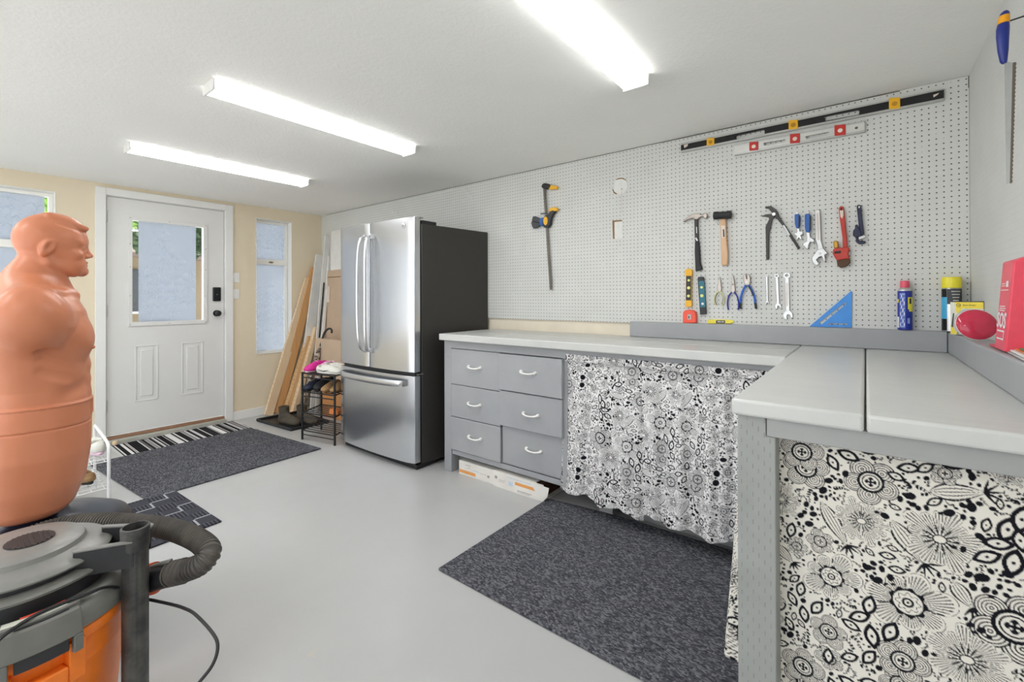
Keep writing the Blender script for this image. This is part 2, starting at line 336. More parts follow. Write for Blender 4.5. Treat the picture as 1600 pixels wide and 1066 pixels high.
# signed distance shapes -> mesh (surface nets)
def surface_nets(sdf, lo, hi, h):
    ax = [np.arange(lo[i], hi[i]+h, h, dtype=np.float32) for i in range(3)]
    X, Y, Z = np.meshgrid(*ax, indexing='ij'); D = sdf(X, Y, Z).astype(np.float32); del X, Y, Z
    ins = D < 0; nx, ny, nz = D.shape
    c = [ins[i:nx-1+i, j:ny-1+j, k:nz-1+k] for i in (0, 1) for j in (0, 1) for k in (0, 1)]
    cnt = np.zeros(c[0].shape, np.int8)
    for q in c: cnt += q
    act = (cnt > 0) & (cnt < 8); ids = -np.ones(act.shape, np.int64); I, J, K = np.nonzero(act); ids[I, J, K] = np.arange(len(I))
    acc = np.zeros((len(I), 3)); w = np.zeros(len(I))
    cor = [(i, j, k) for i in (0, 1) for j in (0, 1) for k in (0, 1)]
    for a in cor:
        for b in cor:
            if sum(abs(a[t]-b[t]) for t in range(3)) == 1 and a < b:
                da = D[I+a[0], J+a[1], K+a[2]]; db = D[I+b[0], J+b[1], K+b[2]]; m = (da < 0) != (db < 0)
                t = np.where(m, da/np.where(m, da-db, 1), 0)
                for q in range(3): acc[:, q] += np.where(m, a[q]+t*(b[q]-a[q]), 0)
                w += m
    V = acc/w[:, None]; V = (V+np.stack([I, J, K], 1))*h+np.array([ax[0][0], ax[1][0], ax[2][0]])
    F = []
    for d in range(3):
        e1, e2 = [(1, 2), (2, 0), (0, 1)][d]
        sl0 = [slice(1, -1)]*3; sl1 = [slice(1, -1)]*3; sl0[d] = slice(0, -1); sl1[d] = slice(1, None)
        A = ins[tuple(sl0)]; B = ins[tuple(sl1)]; ch = np.nonzero(A != B); P = np.stack(ch, 1); P[:, e1] += 1; P[:, e2] += 1
        flip = A[ch]
        def idn(o1, o2):
            Q = P.copy(); Q[:, e1] -= o1; Q[:, e2] -= o2; return ids[Q[:, 0], Q[:, 1], Q[:, 2]]
        q = np.stack([idn(0, 0), idn(1, 0), idn(1, 1), idn(0, 1)], 1); q[~flip] = q[~flip][:, ::-1]
        F.append(q)
    F = np.concatenate(F); F = F[(F >= 0).all(1)]
    return V, F
def np_mesh(name, V, F, mat, parent=None, smooth=True, local=False):
    me = bpy.data.meshes.new(name); off = np.array(wloc(parent)) if (parent is not None and not local) else np.zeros(3)
    V = np.asarray(V, np.float64)-off
    me.vertices.add(len(V)); me.vertices.foreach_set('co', V.astype(np.float32).ravel())
    me.loops.add(F.size); me.loops.foreach_set('vertex_index', F.astype(np.int32).ravel())
    me.polygons.add(len(F)); me.polygons.foreach_set('loop_start', np.arange(0, F.size, 4, dtype=np.int32)); me.polygons.foreach_set('loop_total', np.full(len(F), 4, np.int32))
    me.update(calc_edges=True); me.validate(); me.polygons.foreach_set('use_smooth', [smooth]*len(me.polygons)); me.materials.append(MATS[mat]); me.update()
    o = bpy.data.objects.new(name, me); COL.objects.link(o); o.parent = parent; return o
def smin(a, b, k): h = np.clip(.5+.5*(b-a)/k, 0, 1); return b*(1-h)+a*h-k*h*(1-h)
def smax(a, b, k): return -smin(-a, -b, k)
def ell(X, Y, Z, c, r):
    x = (X-c[0])/r[0]; y = (Y-c[1])/r[1]; z = (Z-c[2])/r[2]; k0 = np.sqrt(x*x+y*y+z*z); k1 = np.sqrt((x/r[0])**2+(y/r[1])**2+(z/r[2])**2)
    return k0*(k0-1)/np.maximum(k1, 1e-6)
def cap(X, Y, Z, a, b, r, r2=None):
    a = np.array(a, np.float32); b = np.array(b, np.float32); d = b-a; L = float(d@d)
    t = np.clip(((X-a[0])*d[0]+(Y-a[1])*d[1]+(Z-a[2])*d[2])/L, 0, 1)
    return np.sqrt((X-a[0]-t*d[0])**2+(Y-a[1]-t*d[1])**2+(Z-a[2]-t*d[2])**2)-(r if r2 is None else r+(r2-r)*t)
def rbox(X, Y, Z, c, h, r, pitch=0):
    x = X-c[0]; y = Y-c[1]; z = Z-c[2]
    if pitch: cs, sn = math.cos(pitch), math.sin(pitch); x, z = x*cs+z*sn, -x*sn+z*cs
    qx = np.abs(x)-h[0]+r; qy = np.abs(y)-h[1]+r; qz = np.abs(z)-h[2]+r
    return np.sqrt(np.maximum(qx, 0)**2+np.maximum(qy, 0)**2+np.maximum(qz, 0)**2)+np.minimum(np.maximum(qx, np.maximum(qy, qz)), 0)-r
TOOLS=[('claw_hammer','black steel claw hammer with grey head hanging by the mallet','hammer',None,[('hammer_head','steel','p',[(-862,1678),(-840,1697),(-812,1714),(-788,1715),(-768,1715),(-756,1704),(-745,1704),(-739,1712),(-725,1710),(-721,1695),(-725,1680),(-738,1681),(-745,1692),(-756,1693),(-769,1687),(-775,1679),(-794,1681),(-797,1691),(-820,1688),(-840,1682),(-858,1673)],4,22,3),('shaft','blacksteel','p',[(-796,1683),(-776,1681),(-774,1619),(-771,1552),(-793,1554),(-795,1621)],8,12,2),('grip','rubber','p',[(-792,1554),(-769,1553),(-765,1488),(-761,1423),(-750,1387),(-761,1380),(-790,1375),(-791,1425),(-794,1490)],5,20,5),('shaft_marking','white','p',[(-785,1637),(-781,1636),(-780,1599),(-784,1600)],20,0.6,0),('shaft_marking','white','p',[(-791,1570),(-785,1575),(-774,1556),(-782,1552)],20,0.6,0)]),('rubber_mallet','black rubber mallet with pale wooden handle','mallet',None,[('mallet_head','rubber','h',[(-684,1695),(-592,1691)],10,0,23),('handle','woodpale','p',[(-653,1667),(-623,1668),(-619,1557),(-612,1478),(-614,1403),(-646,1403),(-647,1480),(-649,1559)],6,22,5),('handle_label','labelpale','p',[(-646,1628),(-626,1628),(-624,1559),(-643,1559)],28,0.5,0),('label_mark','ink','p',[(-637,1607),(-630,1607),(-628,1564),(-635,1563)],28.6,0.4,0)]),('groove_joint_pliers','large black groove joint pliers hanging open in an inverted V','pliers',None,[('handle','blacksteel','p',[(-447,1670),(-437,1664),(-426,1670),(-395,1669),(-379,1652),(-392,1639),(-403,1588),(-408,1566),(-410,1429),(-415,1422),(-423,1426),(-425,1572),(-426,1602),(-408,1643),(-411,1654),(-431,1659),(-441,1659)],6,8,2),('handle','blacksteel','p',[(-429,1706),(-416,1711),(-400,1711),(-381,1695),(-367,1676),(-359,1649),(-340,1614),(-267,1478),(-272,1469),(-278,1473),(-346,1600),(-371,1639),(-381,1652),(-397,1679),(-410,1699),(-421,1699)],13,8,2),('handle_slot','white','p',[(-344,1600),(-338,1603),(-311,1549),(-317,1545)],20.8,0.6,0),('pivot','chrome','c',[(-385,1665)],20,4,8.3)]),('adjustable_wrench','smallest adjustable wrench with blue grip,beside the pliers','wrench','blue handled adjustable wrenches',[('grip','bluegrip','p',[(-291,1651),(-287,1655),(-272,1653),(-267,1645),(-265,1628),(-268,1589),(-274,1577),(-284,1581),(-290,1605)],5,14,4),('grip_edge','rubber','p',[(-272,1647),(-268,1644),(-266,1628),(-269,1590),(-274,1586)],18.6,1,0),('hang_ring','chrome','c',[(-281,1660)],8,4,5.5),('wrench_head','chrome','p',[(-283,1581),(-272,1584),(-268,1563),(-256,1561),(-255,1549),(-265,1541),(-259,1524),(-265,1521),(-274,1532),(-279,1517),(-284,1524),(-282,1540),(-293,1549),(-290,1556),(-280,1558)],7,8,1.5)]),('adjustable_wrench','middle adjustable wrench with larger blue grip and chrome jaw','wrench','blue handled adjustable wrenches',[('grip','bluegrip','p',[(-246,1645),(-241,1650),(-224,1648),(-219,1635),(-220,1566),(-227,1551),(-242,1558),(-246,1583)],5,16,4),('grip_edge','rubber','p',[(-225,1646),(-219,1633),(-221,1568),(-227,1557)],20.6,1,0),('hang_ring','chrome','c',[(-233,1659)],8,4,5.5),('wrench_head','chrome','p',[(-240,1556),(-225,1556),(-223,1530),(-205,1514),(-207,1500),(-223,1504),(-230,1489),(-232,1470),(-241,1469),(-247,1482),(-257,1490),(-251,1502),(-238,1510),(-238,1526)],7,10,2)]),('adjustable_wrench','long all chrome adjustable wrench hanging jaw down','wrench',None,[('handle','chrome','p',[(-203,1659),(-196,1666),(-187,1669),(-182,1661),(-181,1647),(-177,1507),(-168,1467),(-192,1460),(-192,1480),(-199,1508)],6,10,2),('handle_recess','steel','p',[(-197,1649),(-187,1649),(-183,1510),(-193,1510)],16,0.6,0),('jaw','chrome','p',[(-193,1461),(-168,1469),(-149,1440),(-162,1434),(-159,1399),(-166,1399),(-175,1428),(-187,1423),(-197,1411),(-185,1386),(-200,1383),(-215,1402),(-216,1423),(-203,1445)],5,16,2),('adjusting_screw','steel','c',[(-181,1442)],21,3,6.4)]),('pipe_wrench','worn red pipe wrench with rusty lower jaw','wrench',None,[('handle','redpaint','p',[(-104,1659),(-99,1670),(-93,1672),(-87,1668),(-83,1657),(-78,1594),(-72,1518),(-70,1467),(-89,1462),(-89,1513),(-99,1603)],6,14,3),('worn_patch','labelpale','p',[(-100,1652),(-86,1650),(-85,1625),(-90,1608),(-97,1619)],20,0.6,0),('hang_hole','holeblack','p',[(-97,1660),(-93,1663),(-90,1659),(-90,1651),(-94,1648),(-97,1651)],20.8,0.5,0),('jaw_housing','redpaint','p',[(-127,1458),(-115,1466),(-90,1465),(-69,1469),(-61,1459),(-62,1449),(-67,1435),(-62,1409),(-112,1403),(-120,1417),(-129,1438)],5,26,4),('housing_window','holeblack','p',[(-122,1447),(-96,1449),(-95,1437),(-121,1435)],31,0.6,0),('adjusting_screw','brass','p',[(-126,1496),(-121,1502),(-113,1501),(-107,1493),(-105,1464),(-123,1463)],8,16,4),('lower_jaw','rust','p',[(-113,1404),(-60,1411),(-59,1388),(-69,1376),(-79,1369),(-98,1365),(-110,1377)],7,20,3)]),('pipe_wrench','small dark blue pipe wrench,rightmost of the hanging wrenches','wrench',None,[('handle','navy','p',[(-33,1663),(-29,1669),(-24,1670),(-18,1667),(-15,1657),(-11,1600),(-4,1526),(-17,1519),(-26,1575)],6,12,2.5),('hang_hole','white','p',[(-26,1661),(-23,1664),(-20,1660),(-20,1655),(-23,1652),(-26,1655)],18.2,0.5,0),('jaw_housing','navy','p',[(-40,1567),(-37,1573),(-30,1573),(-27,1560),(-18,1541),(-14,1516),(-36,1509),(-48,1521),(-47,1545),(-39,1555)],5,22,3),('upper_jaw','chrome','p',[(-27,1514),(-1,1520),(2,1508),(-25,1499)],8,12,1.5),('hook_jaw','navy','p',[(-38,1511),(-29,1512),(-26,1494),(1,1490),(1,1481),(-12,1477),(-26,1478),(-36,1488)],7,14,3)]),('torpedo_level','yellow torpedo level standing upright with three vials','level',None,[('body','yellow','p',[(-851,1385),(-843,1388),(-836,1393),(-823,1392),(-817,1387),(-809,1384),(-809,1353),(-813,1349),(-815,1201),(-812,1196),(-813,1166),(-852,1166),(-848,1199),(-846,1350),(-851,1354)],2,18,2),('window_panel','blackplastic','p',[(-844,1350),(-815,1349),(-817,1204),(-846,1204)],19.6,1.2,0.4),('vial','vial','c',[(-828,1323)],20.4,3,7.4),('vial','vial','c',[(-829,1278)],20.4,3,9.2),('vial','vial','c',[(-830,1230)],20.4,3,8.3)]),('torpedo_level','teal and black torpedo level hanging right of the yellow one','level',None,[('body','blackplastic','p',[(-779,1337),(-772,1342),(-755,1343),(-745,1340),(-731,1125),(-766,1120)],2,18,2),('window_panel','teal','p',[(-772,1317),(-741,1318),(-734,1165),(-764,1163)],19.6,1.2,0.4),('vial','vial','c',[(-755,1280)],20.4,3,7.4),('vial','vial','c',[(-754,1231)],20.4,3,9.2),('vial','white','c',[(-750,1184)],20.4,3,7.4)]),('tape_measure','coral red tape measure standing on the back ledge','tape measure',None,[('case','coral','p',[(-863,1127),(-858,1138),(-850,1144),(-826,1148),(-800,1144),(-792,1137),(-786,1124),(-784,1070),(-864,1065)],-12,38,6),('case_label','labelgrey','p',[(-835,1120),(-815,1121),(-815,1091),(-835,1090)],26.1,0.8,0),('label_mark','ink','p',[(-830,1111),(-824,1111),(-824,1097),(-830,1097)],27,0.4,0)]),('utility_knife','yellow utility knife lying on the back ledge','knife',None,[('body','lemon','p',[(-727,1089),(-718,1093),(-604,1094),(-588,1089),(-583,1082),(-604,1072),(-727,1068)],-8,16,3),('body_label','blackplastic','p',[(-680,1089),(-632,1090),(-632,1073),(-680,1072)],7.6,1,0),('label_mark','labelgrey','p',[(-673,1085),(-654,1085),(-654,1077),(-673,1077)],8.8,0.4,0),('label_mark','labelgrey','p',[(-651,1085),(-637,1086),(-637,1078),(-651,1077)],8.8,0.4,0)]),('speed_square','bright blue triangular speed square leaning on the pegboard','square',None,[('body','squareblue','f',[(-57,1250),(-53,1246),(-56,1071),(-230,1069)],3,4,1,[[(-188,1088),(-184,1096),(-81,1194),(-73,1192),(-81,1182),(-178,1081)],[(-148,1089),(-72,1090),(-72,1083),(-148,1082)]])]),('combination_wrench','smallest and thinnest silver combination wrench,beside the blue pliers','wrench','combination wrenches hanging in a row',[('shank','chrome','p',[(-425,1331),(-417,1330),(-416,1198),(-424,1198)],5,5,1),('box_end','chrome','r',[(-422,1336),(-415,1336)],5,6,0.5),('open_end','chrome','p',[(-424,1201),(-416,1201),(-412,1195),(-411,1187),(-415,1185),(-416,1191),(-421,1193),(-423,1189),(-421,1181),(-427,1183),(-429,1191),(-427,1196)],5,6,1)]),('combination_wrench','middle silver combination wrench between the smallest and the largest','wrench','combination wrenches hanging in a row',[('shank','chrome','p',[(-380,1325),(-368,1325),(-363,1184),(-375,1184)],5,5,1),('box_end','chrome','r',[(-375,1335),(-363,1334)],5,6,0.5),('open_end','chrome','p',[(-375,1189),(-363,1189),(-356,1179),(-354,1166),(-360,1162),(-363,1173),(-370,1176),(-373,1169),(-371,1157),(-380,1160),(-384,1173),(-380,1181)],5,6,1)]),('combination_wrench','largest silver combination wrench with wide open end','wrench','combination wrenches hanging in a row',[('shank','chrome','p',[(-335,1322),(-319,1321),(-316,1144),(-332,1144)],5,5,1),('box_end','chrome','r',[(-328,1336),(-311,1335)],5,6,0.5),('open_end','chrome','p',[(-332,1151),(-315,1151),(-304,1137),(-301,1116),(-311,1111),(-314,1127),(-325,1131),(-330,1120),(-327,1102),(-340,1106),(-346,1126),(-341,1139)],5,6,1),('shank_recess','steel','p',[(-331,1297),(-323,1297),(-323,1173),(-331,1173)],10,0.8,0)]),('needle_nose_pliers','small needle nose pliers with pale yellow and black grips','pliers',None,[('jaws','steel','p',[(-663,1338),(-657,1338),(-653,1308),(-649,1272),(-651,1254),(-660,1249),(-670,1255),(-673,1273),(-667,1308)],5,8,2),('grip','paleyellow','t',[(-665,1257),(-679,1241),(-689,1217),(-689,1197),(-679,1175)],9,3.3,0),('grip','paleyellow','t',[(-657,1257),(-644,1239),(-636,1215),(-638,1196),(-647,1175)],9,3.3,0),('grip_edge','rubber','t',[(-669,1247),(-681,1225),(-683,1201),(-675,1180)],12.5,1.2,0),('grip_edge','rubber','t',[(-651,1246),(-641,1225),(-642,1201),(-649,1182)],12.5,1.2,0)]),('needle_nose_pliers','needle nose pliers with plain dark blue grips','pliers',None,[('jaws','steel','p',[(-591,1347),(-587,1347),(-583,1318),(-577,1260),(-582,1244),(-589,1240),(-599,1251),(-600,1272),(-595,1314)],5,8,2),('grip','gripblue','t',[(-594,1251),(-610,1229),(-617,1198),(-617,1174),(-613,1149)],9,4.0,0),('grip','gripblue','t',[(-584,1251),(-569,1229),(-561,1198),(-560,1174),(-562,1150)],9,4.0,0),('pivot','blacksteel','c',[(-589,1294)],12.5,2,3.7)]),('diagonal_pliers','larger lineman pliers with bright blue grips and black tips','pliers',None,[('jaws','steel','p',[(-532,1347),(-527,1350),(-522,1343),(-520,1323),(-516,1323),(-515,1344),(-509,1349),(-504,1341),(-500,1313),(-505,1288),(-527,1288),(-534,1313)],5,12,2),('pivot','chrome','c',[(-517,1306)],17,2,4.6),('grip','gripbright','t',[(-523,1288),(-537,1259),(-548,1221),(-551,1190)],11,5.6,0),('grip','gripbright','t',[(-511,1288),(-494,1262),(-481,1224),(-477,1190)],11,5.6,0),('grip_sleeve','navy','t',[(-508,1282),(-495,1259),(-485,1228)],16,4.2,0),('grip_tip','blackplastic','t',[(-551,1190),(-551,1171),(-549,1157)],11,5.8,0),('grip_tip','blackplastic','t',[(-477,1190),(-474,1173),(-473,1158)],11,5.8,0)]),('bar_clamp','long steel bar clamp with black jaws and yellow pads','clamp',None,[('bar','darksteel','p',[(-1872,2039),(-1854,2036),(-1798,1281),(-1816,1279)],14,6,0.8),('fixed_jaw','blackplastic','p',[(-1880,2048),(-1871,2061),(-1850,2064),(-1821,2055),(-1799,2040),(-1807,2020),(-1828,2015),(-1862,2025),(-1877,2033)],6,24,4),('jaw_pad','yellow','p',[(-1819,2041),(-1793,2040),(-1747,2026),(-1739,2013),(-1757,2004),(-1808,2011),(-1828,2021)],8,20,3),('sliding_jaw','blackplastic','p',[(-1853,1821),(-1821,1832),(-1806,1849),(-1784,1855),(-1755,1843),(-1780,1825),(-1794,1799),(-1802,1757),(-1821,1734),(-1858,1738),(-1871,1758),(-1871,1801)],6,26,5),('jaw_pad','yellow','p',[(-1820,1863),(-1808,1873),(-1782,1879),(-1746,1870),(-1737,1857),(-1751,1846),(-1791,1848),(-1814,1849)],8,20,3),('badge','yellow','p',[(-1855,1811),(-1840,1817),(-1827,1806),(-1822,1783),(-1828,1759),(-1843,1751),(-1858,1765),(-1862,1790)],32,2,0.8),('grip_body','bluegrip','p',[(-1897,1811),(-1864,1813),(-1861,1753),(-1894,1752),(-1903,1780)],9,20,4),('trigger','greyplastic','p',[(-1961,1832),(-1942,1832),(-1900,1813),(-1891,1792),(-1907,1779),(-1973,1796),(-1967,1819)],11,14,4),('trigger','greyplastic','p',[(-1973,1796),(-1907,1779),(-1891,1769),(-1903,1751),(-1927,1743),(-1958,1741),(-1972,1763),(-1978,1786)],11,14,4),('release_lever','blackplastic','p',[(-1897,1848),(-1839,1846),(-1836,1838),(-1893,1841)],14,8,1)]),('spirit_level','long black spirit level with three yellow vials under the ceiling','level',None,[('edge_rail','alu','p',[(-872,2149),(-872,2138),(278,2142),(278,2148)],2,18,0.5),('edge_rail','alu','p',[(-872,2105),(-872,2094),(278,2096),(278,2105)],2,18,0.5),('web','blackpaint','f',[(-872,2142),(-872,2102),(278,2103),(278,2146)],6,12,0.5,[[(-571,2128),(-563,2099),(-427,2105),(-427,2125),(-434,2130)],[(-163,2133),(-158,2110),(-23,2108),(-19,2125),(-26,2131)]]),('vial_housing','yellow','p',[(-723,2146),(-682,2141),(-682,2098),(-724,2102)],3,21,2),('vial','vialamber','c',[(-702,2119)],24,2,10.1),('vial_housing','yellow','p',[(-315,2150),(-273,2145),(-273,2096),(-315,2101)],3,21,2),('vial','vialamber','c',[(-294,2120)],24,2,11.0),('vial_housing','yellow','p',[(90,2155),(130,2149),(130,2097),(90,2103)],3,21,2),('vial','vialamber','c',[(110,2123)],24,2,10.1),('printed_mark','labelpale','p',[(-856,2135),(-830,2137),(-833,2125),(-851,2116)],18.2,0.5,0),('printed_mark','labelpale','p',[(243,2129),(263,2133),(257,2125),(244,2117)],18.2,0.5,0)]),('spirit_level','shorter silver spirit level with three red vials below the black one','level',None,[('edge_rail','alu','p',[(-577,2078),(-577,2071),(1,2066),(1,2073)],2,18,0.5),('edge_rail','alu','p',[(-577,2029),(-577,2019),(1,2018),(1,2027)],2,18,0.5),('web','aluweb','f',[(-577,2072),(-577,2029),(0,2027),(0,2068)],6,12,0.5,[[(-432,2058),(-430,2041),(-331,2042),(-331,2056)],[(-241,2051),(-238,2036),(-143,2035),(-143,2052)]]),('vial_housing','redplastic','p',[(-501,2075),(-457,2070),(-458,2024),(-501,2028)],3,21,2),('vial','vialclear','c',[(-479,2046)],24,2,10.1),('vial_housing','redplastic','p',[(-309,2076),(-265,2071),(-265,2022),(-309,2027)],3,21,2),('vial','vialclear','c',[(-287,2046)],24,2,10.1),('vial_housing','redplastic','p',[(-119,2077),(-74,2072),(-74,2020),(-119,2024)],3,21,2),('vial','vialclear','c',[(-96,2045)],24,2,10.1),('hang_hole','darksteel','c',[(-32,2045)],17.8,0.8,6.4)]),('wall_patch','round white painted cover plate with broken brown edge on the pegboard','cover plate',None,[('plate','pegwhite','p',[(-1317,1967),(-1304,1999),(-1282,2009),(-1253,2007),(-1228,1989),(-1219,1960),(-1224,1925),(-1245,1905),(-1274,1900),(-1304,1913),(-1324,1940)],0.5,3,0.5),('broken_edge','hardboard','p',[(-1301,2006),(-1278,2011),(-1255,2008),(-1228,1991),(-1228,1985),(-1255,2001),(-1275,2003),(-1298,2001)],2.6,1.5,0),('broken_edge','hardboard','p',[(-1327,1946),(-1320,1945),(-1312,1925),(-1291,1909),(-1298,1905),(-1317,1917)],2.6,1.5,0),('screw','darksteel','p',[(-1262,1939),(-1256,1938),(-1254,1933),(-1261,1933)],3.5,3,0.5),('wire','pinkwire','t',[(-1260,1934),(-1260,1855),(-1259,1778)],5,0.9,0)]),('wall_patch','small rectangular patch cut into the pegboard with bare brown edge','cover plate',None,[('plate','pegwhite','p',[(-1315,1726),(-1259,1726),(-1258,1613),(-1312,1613)],0.3,1.2,0.2),('bare_edge','hardboard','p',[(-1327,1735),(-1259,1732),(-1257,1724),(-1313,1724),(-1313,1612),(-1324,1612)],0.5,2.2,0.2)]),('ceiling_hook','small clear plastic hook on the pegboard beyond the fridge top','hook',None,[('plate','clearplastic','c',[(-2612,2076)],1,3,24.8),('wire','labelgrey','t',[(-2678,2161),(-2613,2094)],3,0.8,0)]),('wall_hook','pair of small white hooks on the pegboard above the fridge','hook',None,[('plate','pegwhite','c',[(-3664,2066)],1,8,12.9),('plate','pegwhite','c',[(-3608,2057)],1,8,12.0)])]
MOTIFS=[('R', -115.2, 810.4, 85), ('R', 6.9, 807.1, 88), ('R', 54.9, 902.7, 62), ('R', -71.7, 437.9, 66), ('R', -123.0, 327.3, 80), ('R', 59.6, 433.9, 78), ('R', 224.4, 579.7, 118), ('R', -70.7, 895.8, 50), ('R', 127.4, 854.4, 45), ('D', -9.9, 714.6, 92), ('D', 119.1, 715.7, 118), ('D', 158.6, 485.3, 120), ('D', -165.7, 721.5, 75), ('P', -65.8, 568.8, 110), ('P', 68.4, 564.1, 140), ('E', 4.7, 878.5, 36, 170), ('E', -33.0, 858.0, 40, 200), ('E', -61.9, 835.6, 36, 60), ('E', 70.7, 852.9, 36, 170), ('E', 97.4, 859.1, 32, 140), ('E', 135.9, 879.4, 45, 10), ('E', 216.1, 766.4, 50, 110), ('E', 234.6, 791.0, 50, 100), ('E', 202.8, 734.7, 42, 170), ('E', 187.3, 703.0, 42, 150), ('E', 223.2, 703.6, 50, 100), ('E', -126.8, 514.1, 34, 100), ('E', -94.3, 483.9, 38, 120), ('E', -120.2, 456.3, 36, 80), ('E', -144.3, 483.4, 32, 60), ('E', 3.2, 531.0, 42, 100), ('E', -14.3, 498.5, 40, 150), ('E', -29.7, 472.8, 34, 20), ('E', 7.8, 464.4, 46, 80), ('E', 39.0, 487.9, 46, 110), ('E', -72.0, 381.0, 34, 90), ('E', -32.5, 398.2, 34, 150), ('E', 2.7, 415.3, 38, 120), ('E', 232.6, 750.0, 40, 80), ('E', 49.9, 829.9, 30, 20), ('E', -166.8, 460.4, 30, 100), ('E', -150.4, 419.4, 30, 60), ('L', -83.9, 735.2, -36.5, 652.2, 26), ('L', 42.5, 730.4, 94.3, 657.4, 30), ('L', 105.9, 811.1, 184.0, 829.9, 30), ('L', 137.6, 635.7, 165.9, 593.0, 24), ('L', -176.4, 605.5, -143.9, 572.1, 20), ('B', -114.5, 723.4), ('B', -100.6, 703.9), ('B', -94.9, 742.1), ('B', -126.0, 693.2), ('B', 56.6, 783.1), ('B', 72.6, 793.4), ('B', 30.7, 739.2), ('B', 133.3, 775.1), ('B', 154.0, 795.3), ('B', 166.1, 795.8), ('B', 153.9, 772.5), ('B', 1.1, 614.6), ('B', 10.9, 627.6), ('B', 25.4, 620.4), ('B', 39.6, 607.2), ('B', 18.1, 592.9), ('B', 161.4, 658.9), ('B', 167.3, 635.8), ('B', 185.0, 637.1), ('B', 204.3, 650.2), ('B', 192.9, 676.2), ('B', 215.7, 679.1), ('B', -70.1, 791.3), ('B', -81.1, 765.6), ('B', -3.8, 616.0), ('B', 8.4, 595.5), ('B', 71.2, 484.5), ('B', 82.5, 489.7), ('B', 95.6, 469.2), ('B', -162.3, 400.4), ('B', -149.3, 392.6), ('B', -109.1, 678.1), ('B', -126.2, 645.9), ('B', -98.0, 661.5), ('B', -38.4, 815.1), ('B', 153.6, 707.1), ('B', 177.7, 740.4), ('B', 104.1, 895.9), ('B', 154.5, 900.6), ('B', 205.5, 905.8), ('B', 162.9, 557.9), ('B', 178.8, 553.7), ('B', 162.4, 868.3), ('B', 77.1, 776.7)]
HOSE= [(-1.551, 0.377, 0.449), (-1.51, 0.403, 0.464), (-1.46, 0.429, 0.481), (-1.431, 0.451, 0.498), (-1.433, 0.469, 0.518), (-1.48, 0.47, 0.526), (-1.544, 0.458, 0.532), (-1.633, 0.439, 0.531), (-1.722, 0.414, 0.525), (-1.829, 0.375, 0.515), (-1.905, 0.328, 0.513), (-1.977, 0.271, 0.507), (-2.013, 0.212, 0.5), (-2.024, 0.158, 0.489), (-2.024, 0.095, 0.469), (-2.001, 0.025, 0.403)]
# ---------------------------------------------------------------- room shell
XW, YW, CZ, XR, YF = -5.006, 2.79, 2.189, .36, -2.4
XO = XW-.16     # outer face of the door wall
struct(MB().box((XW-.2, YF-.2, -.1), (XR+.2, YW+.2, 0)).build('floor', mat='floor'))
struct(MB().box((XW-.2, YF-.2, CZ), (XR+.2, YW+.2, CZ+.1)).build('ceiling', mat='ceiling'))
# wall behind the bench: white stud wall + pegboard sheets proud of it
b = MB(); b.mat('cream').box((XW-.16, YW+.012, 0), (XR+.2, YW+.15, CZ))
struct(b.build('wall_back'))
b = MB(); b.mat('pegboard')
for x0, x1 in ((XW+.002, XR-.001),):
    b.box((x0, YW-.005, 1.058), (x1, YW+.0119, CZ-.002))
struct(b.build('wall_back_pegboard'))
struct(MB().mat('pegboard_painted').box((XR, YF-.1, 0), (XR+.15, YW+.012, CZ)).build('wall_right'))
b = MB().mat('white_wall'); b.box((XW, YF-.1, 0), (-4.55, YF, CZ)); b.box((-.10, YF-.1, 0), (XR, YF, CZ)); b.box((-4.55, YF-.1, 2.06), (-.10, YF, CZ)); struct(b.build('wall_front'))   # unseen wide door opening behind the camera, added to let in more daylight
# dark gap lines at the ceiling / pegboard joint
b = MB().mat('darksteel'); b.box((-1.0, YW-.0065, CZ-.006), (.13, YW-.0051, CZ-.002)); b.box((-4.9, YW-.0065, CZ-.004), (-1.0, YW-.0051, CZ-.0015)); b.box((XR-.003, YW-.007, CZ-.055), (XR-.0005, YW-.0051, CZ-.003))
struct(b.build('trim_1'))
# door wall with three openings: y ranges
DY0, DY1, DZ = .875, 1.782, 2.10
WY0, WY1, WZ0, WZ1 = 2.065, 2.437, .64, 2.066
LY0, LY1 = -.40, .584
TY0, TY1 = -2.15, -.70  # opening of the added clear window, out of view
b = MB().mat('beige')
def wallbox(y0, y1, z0, z1): b.box((XO, y0, z0), (XW, y1, z1))
wallbox(YF-.1, TY0, 0, CZ); wallbox(TY0, TY1, 0, WZ0); wallbox(TY0, TY1, WZ1, CZ); wallbox(TY1, LY0, 0, CZ); wallbox(LY0, LY1, 0, WZ0); wallbox(LY0, LY1, WZ1, CZ); wallbox(LY1, DY0, 0, CZ); wallbox(DY0, DY1, DZ, CZ)
wallbox(DY1, WY0, 0, CZ); wallbox(WY0, WY1, 0, WZ0); wallbox(WY0, WY1, WZ1, CZ); wallbox(WY1, YW+.0119, 0, CZ)
struct(b.build('wall_left'))
# baseboard
b = MB().mat('trim_white'); b.box((XW+.0005, 1.845, 0), (XW+.016, YW-.0, .085)); b.box((XW+.0005, YF, 0), (XW+.016, .81, .085)); struct(b.build('baseboard_left', bevel=.003))
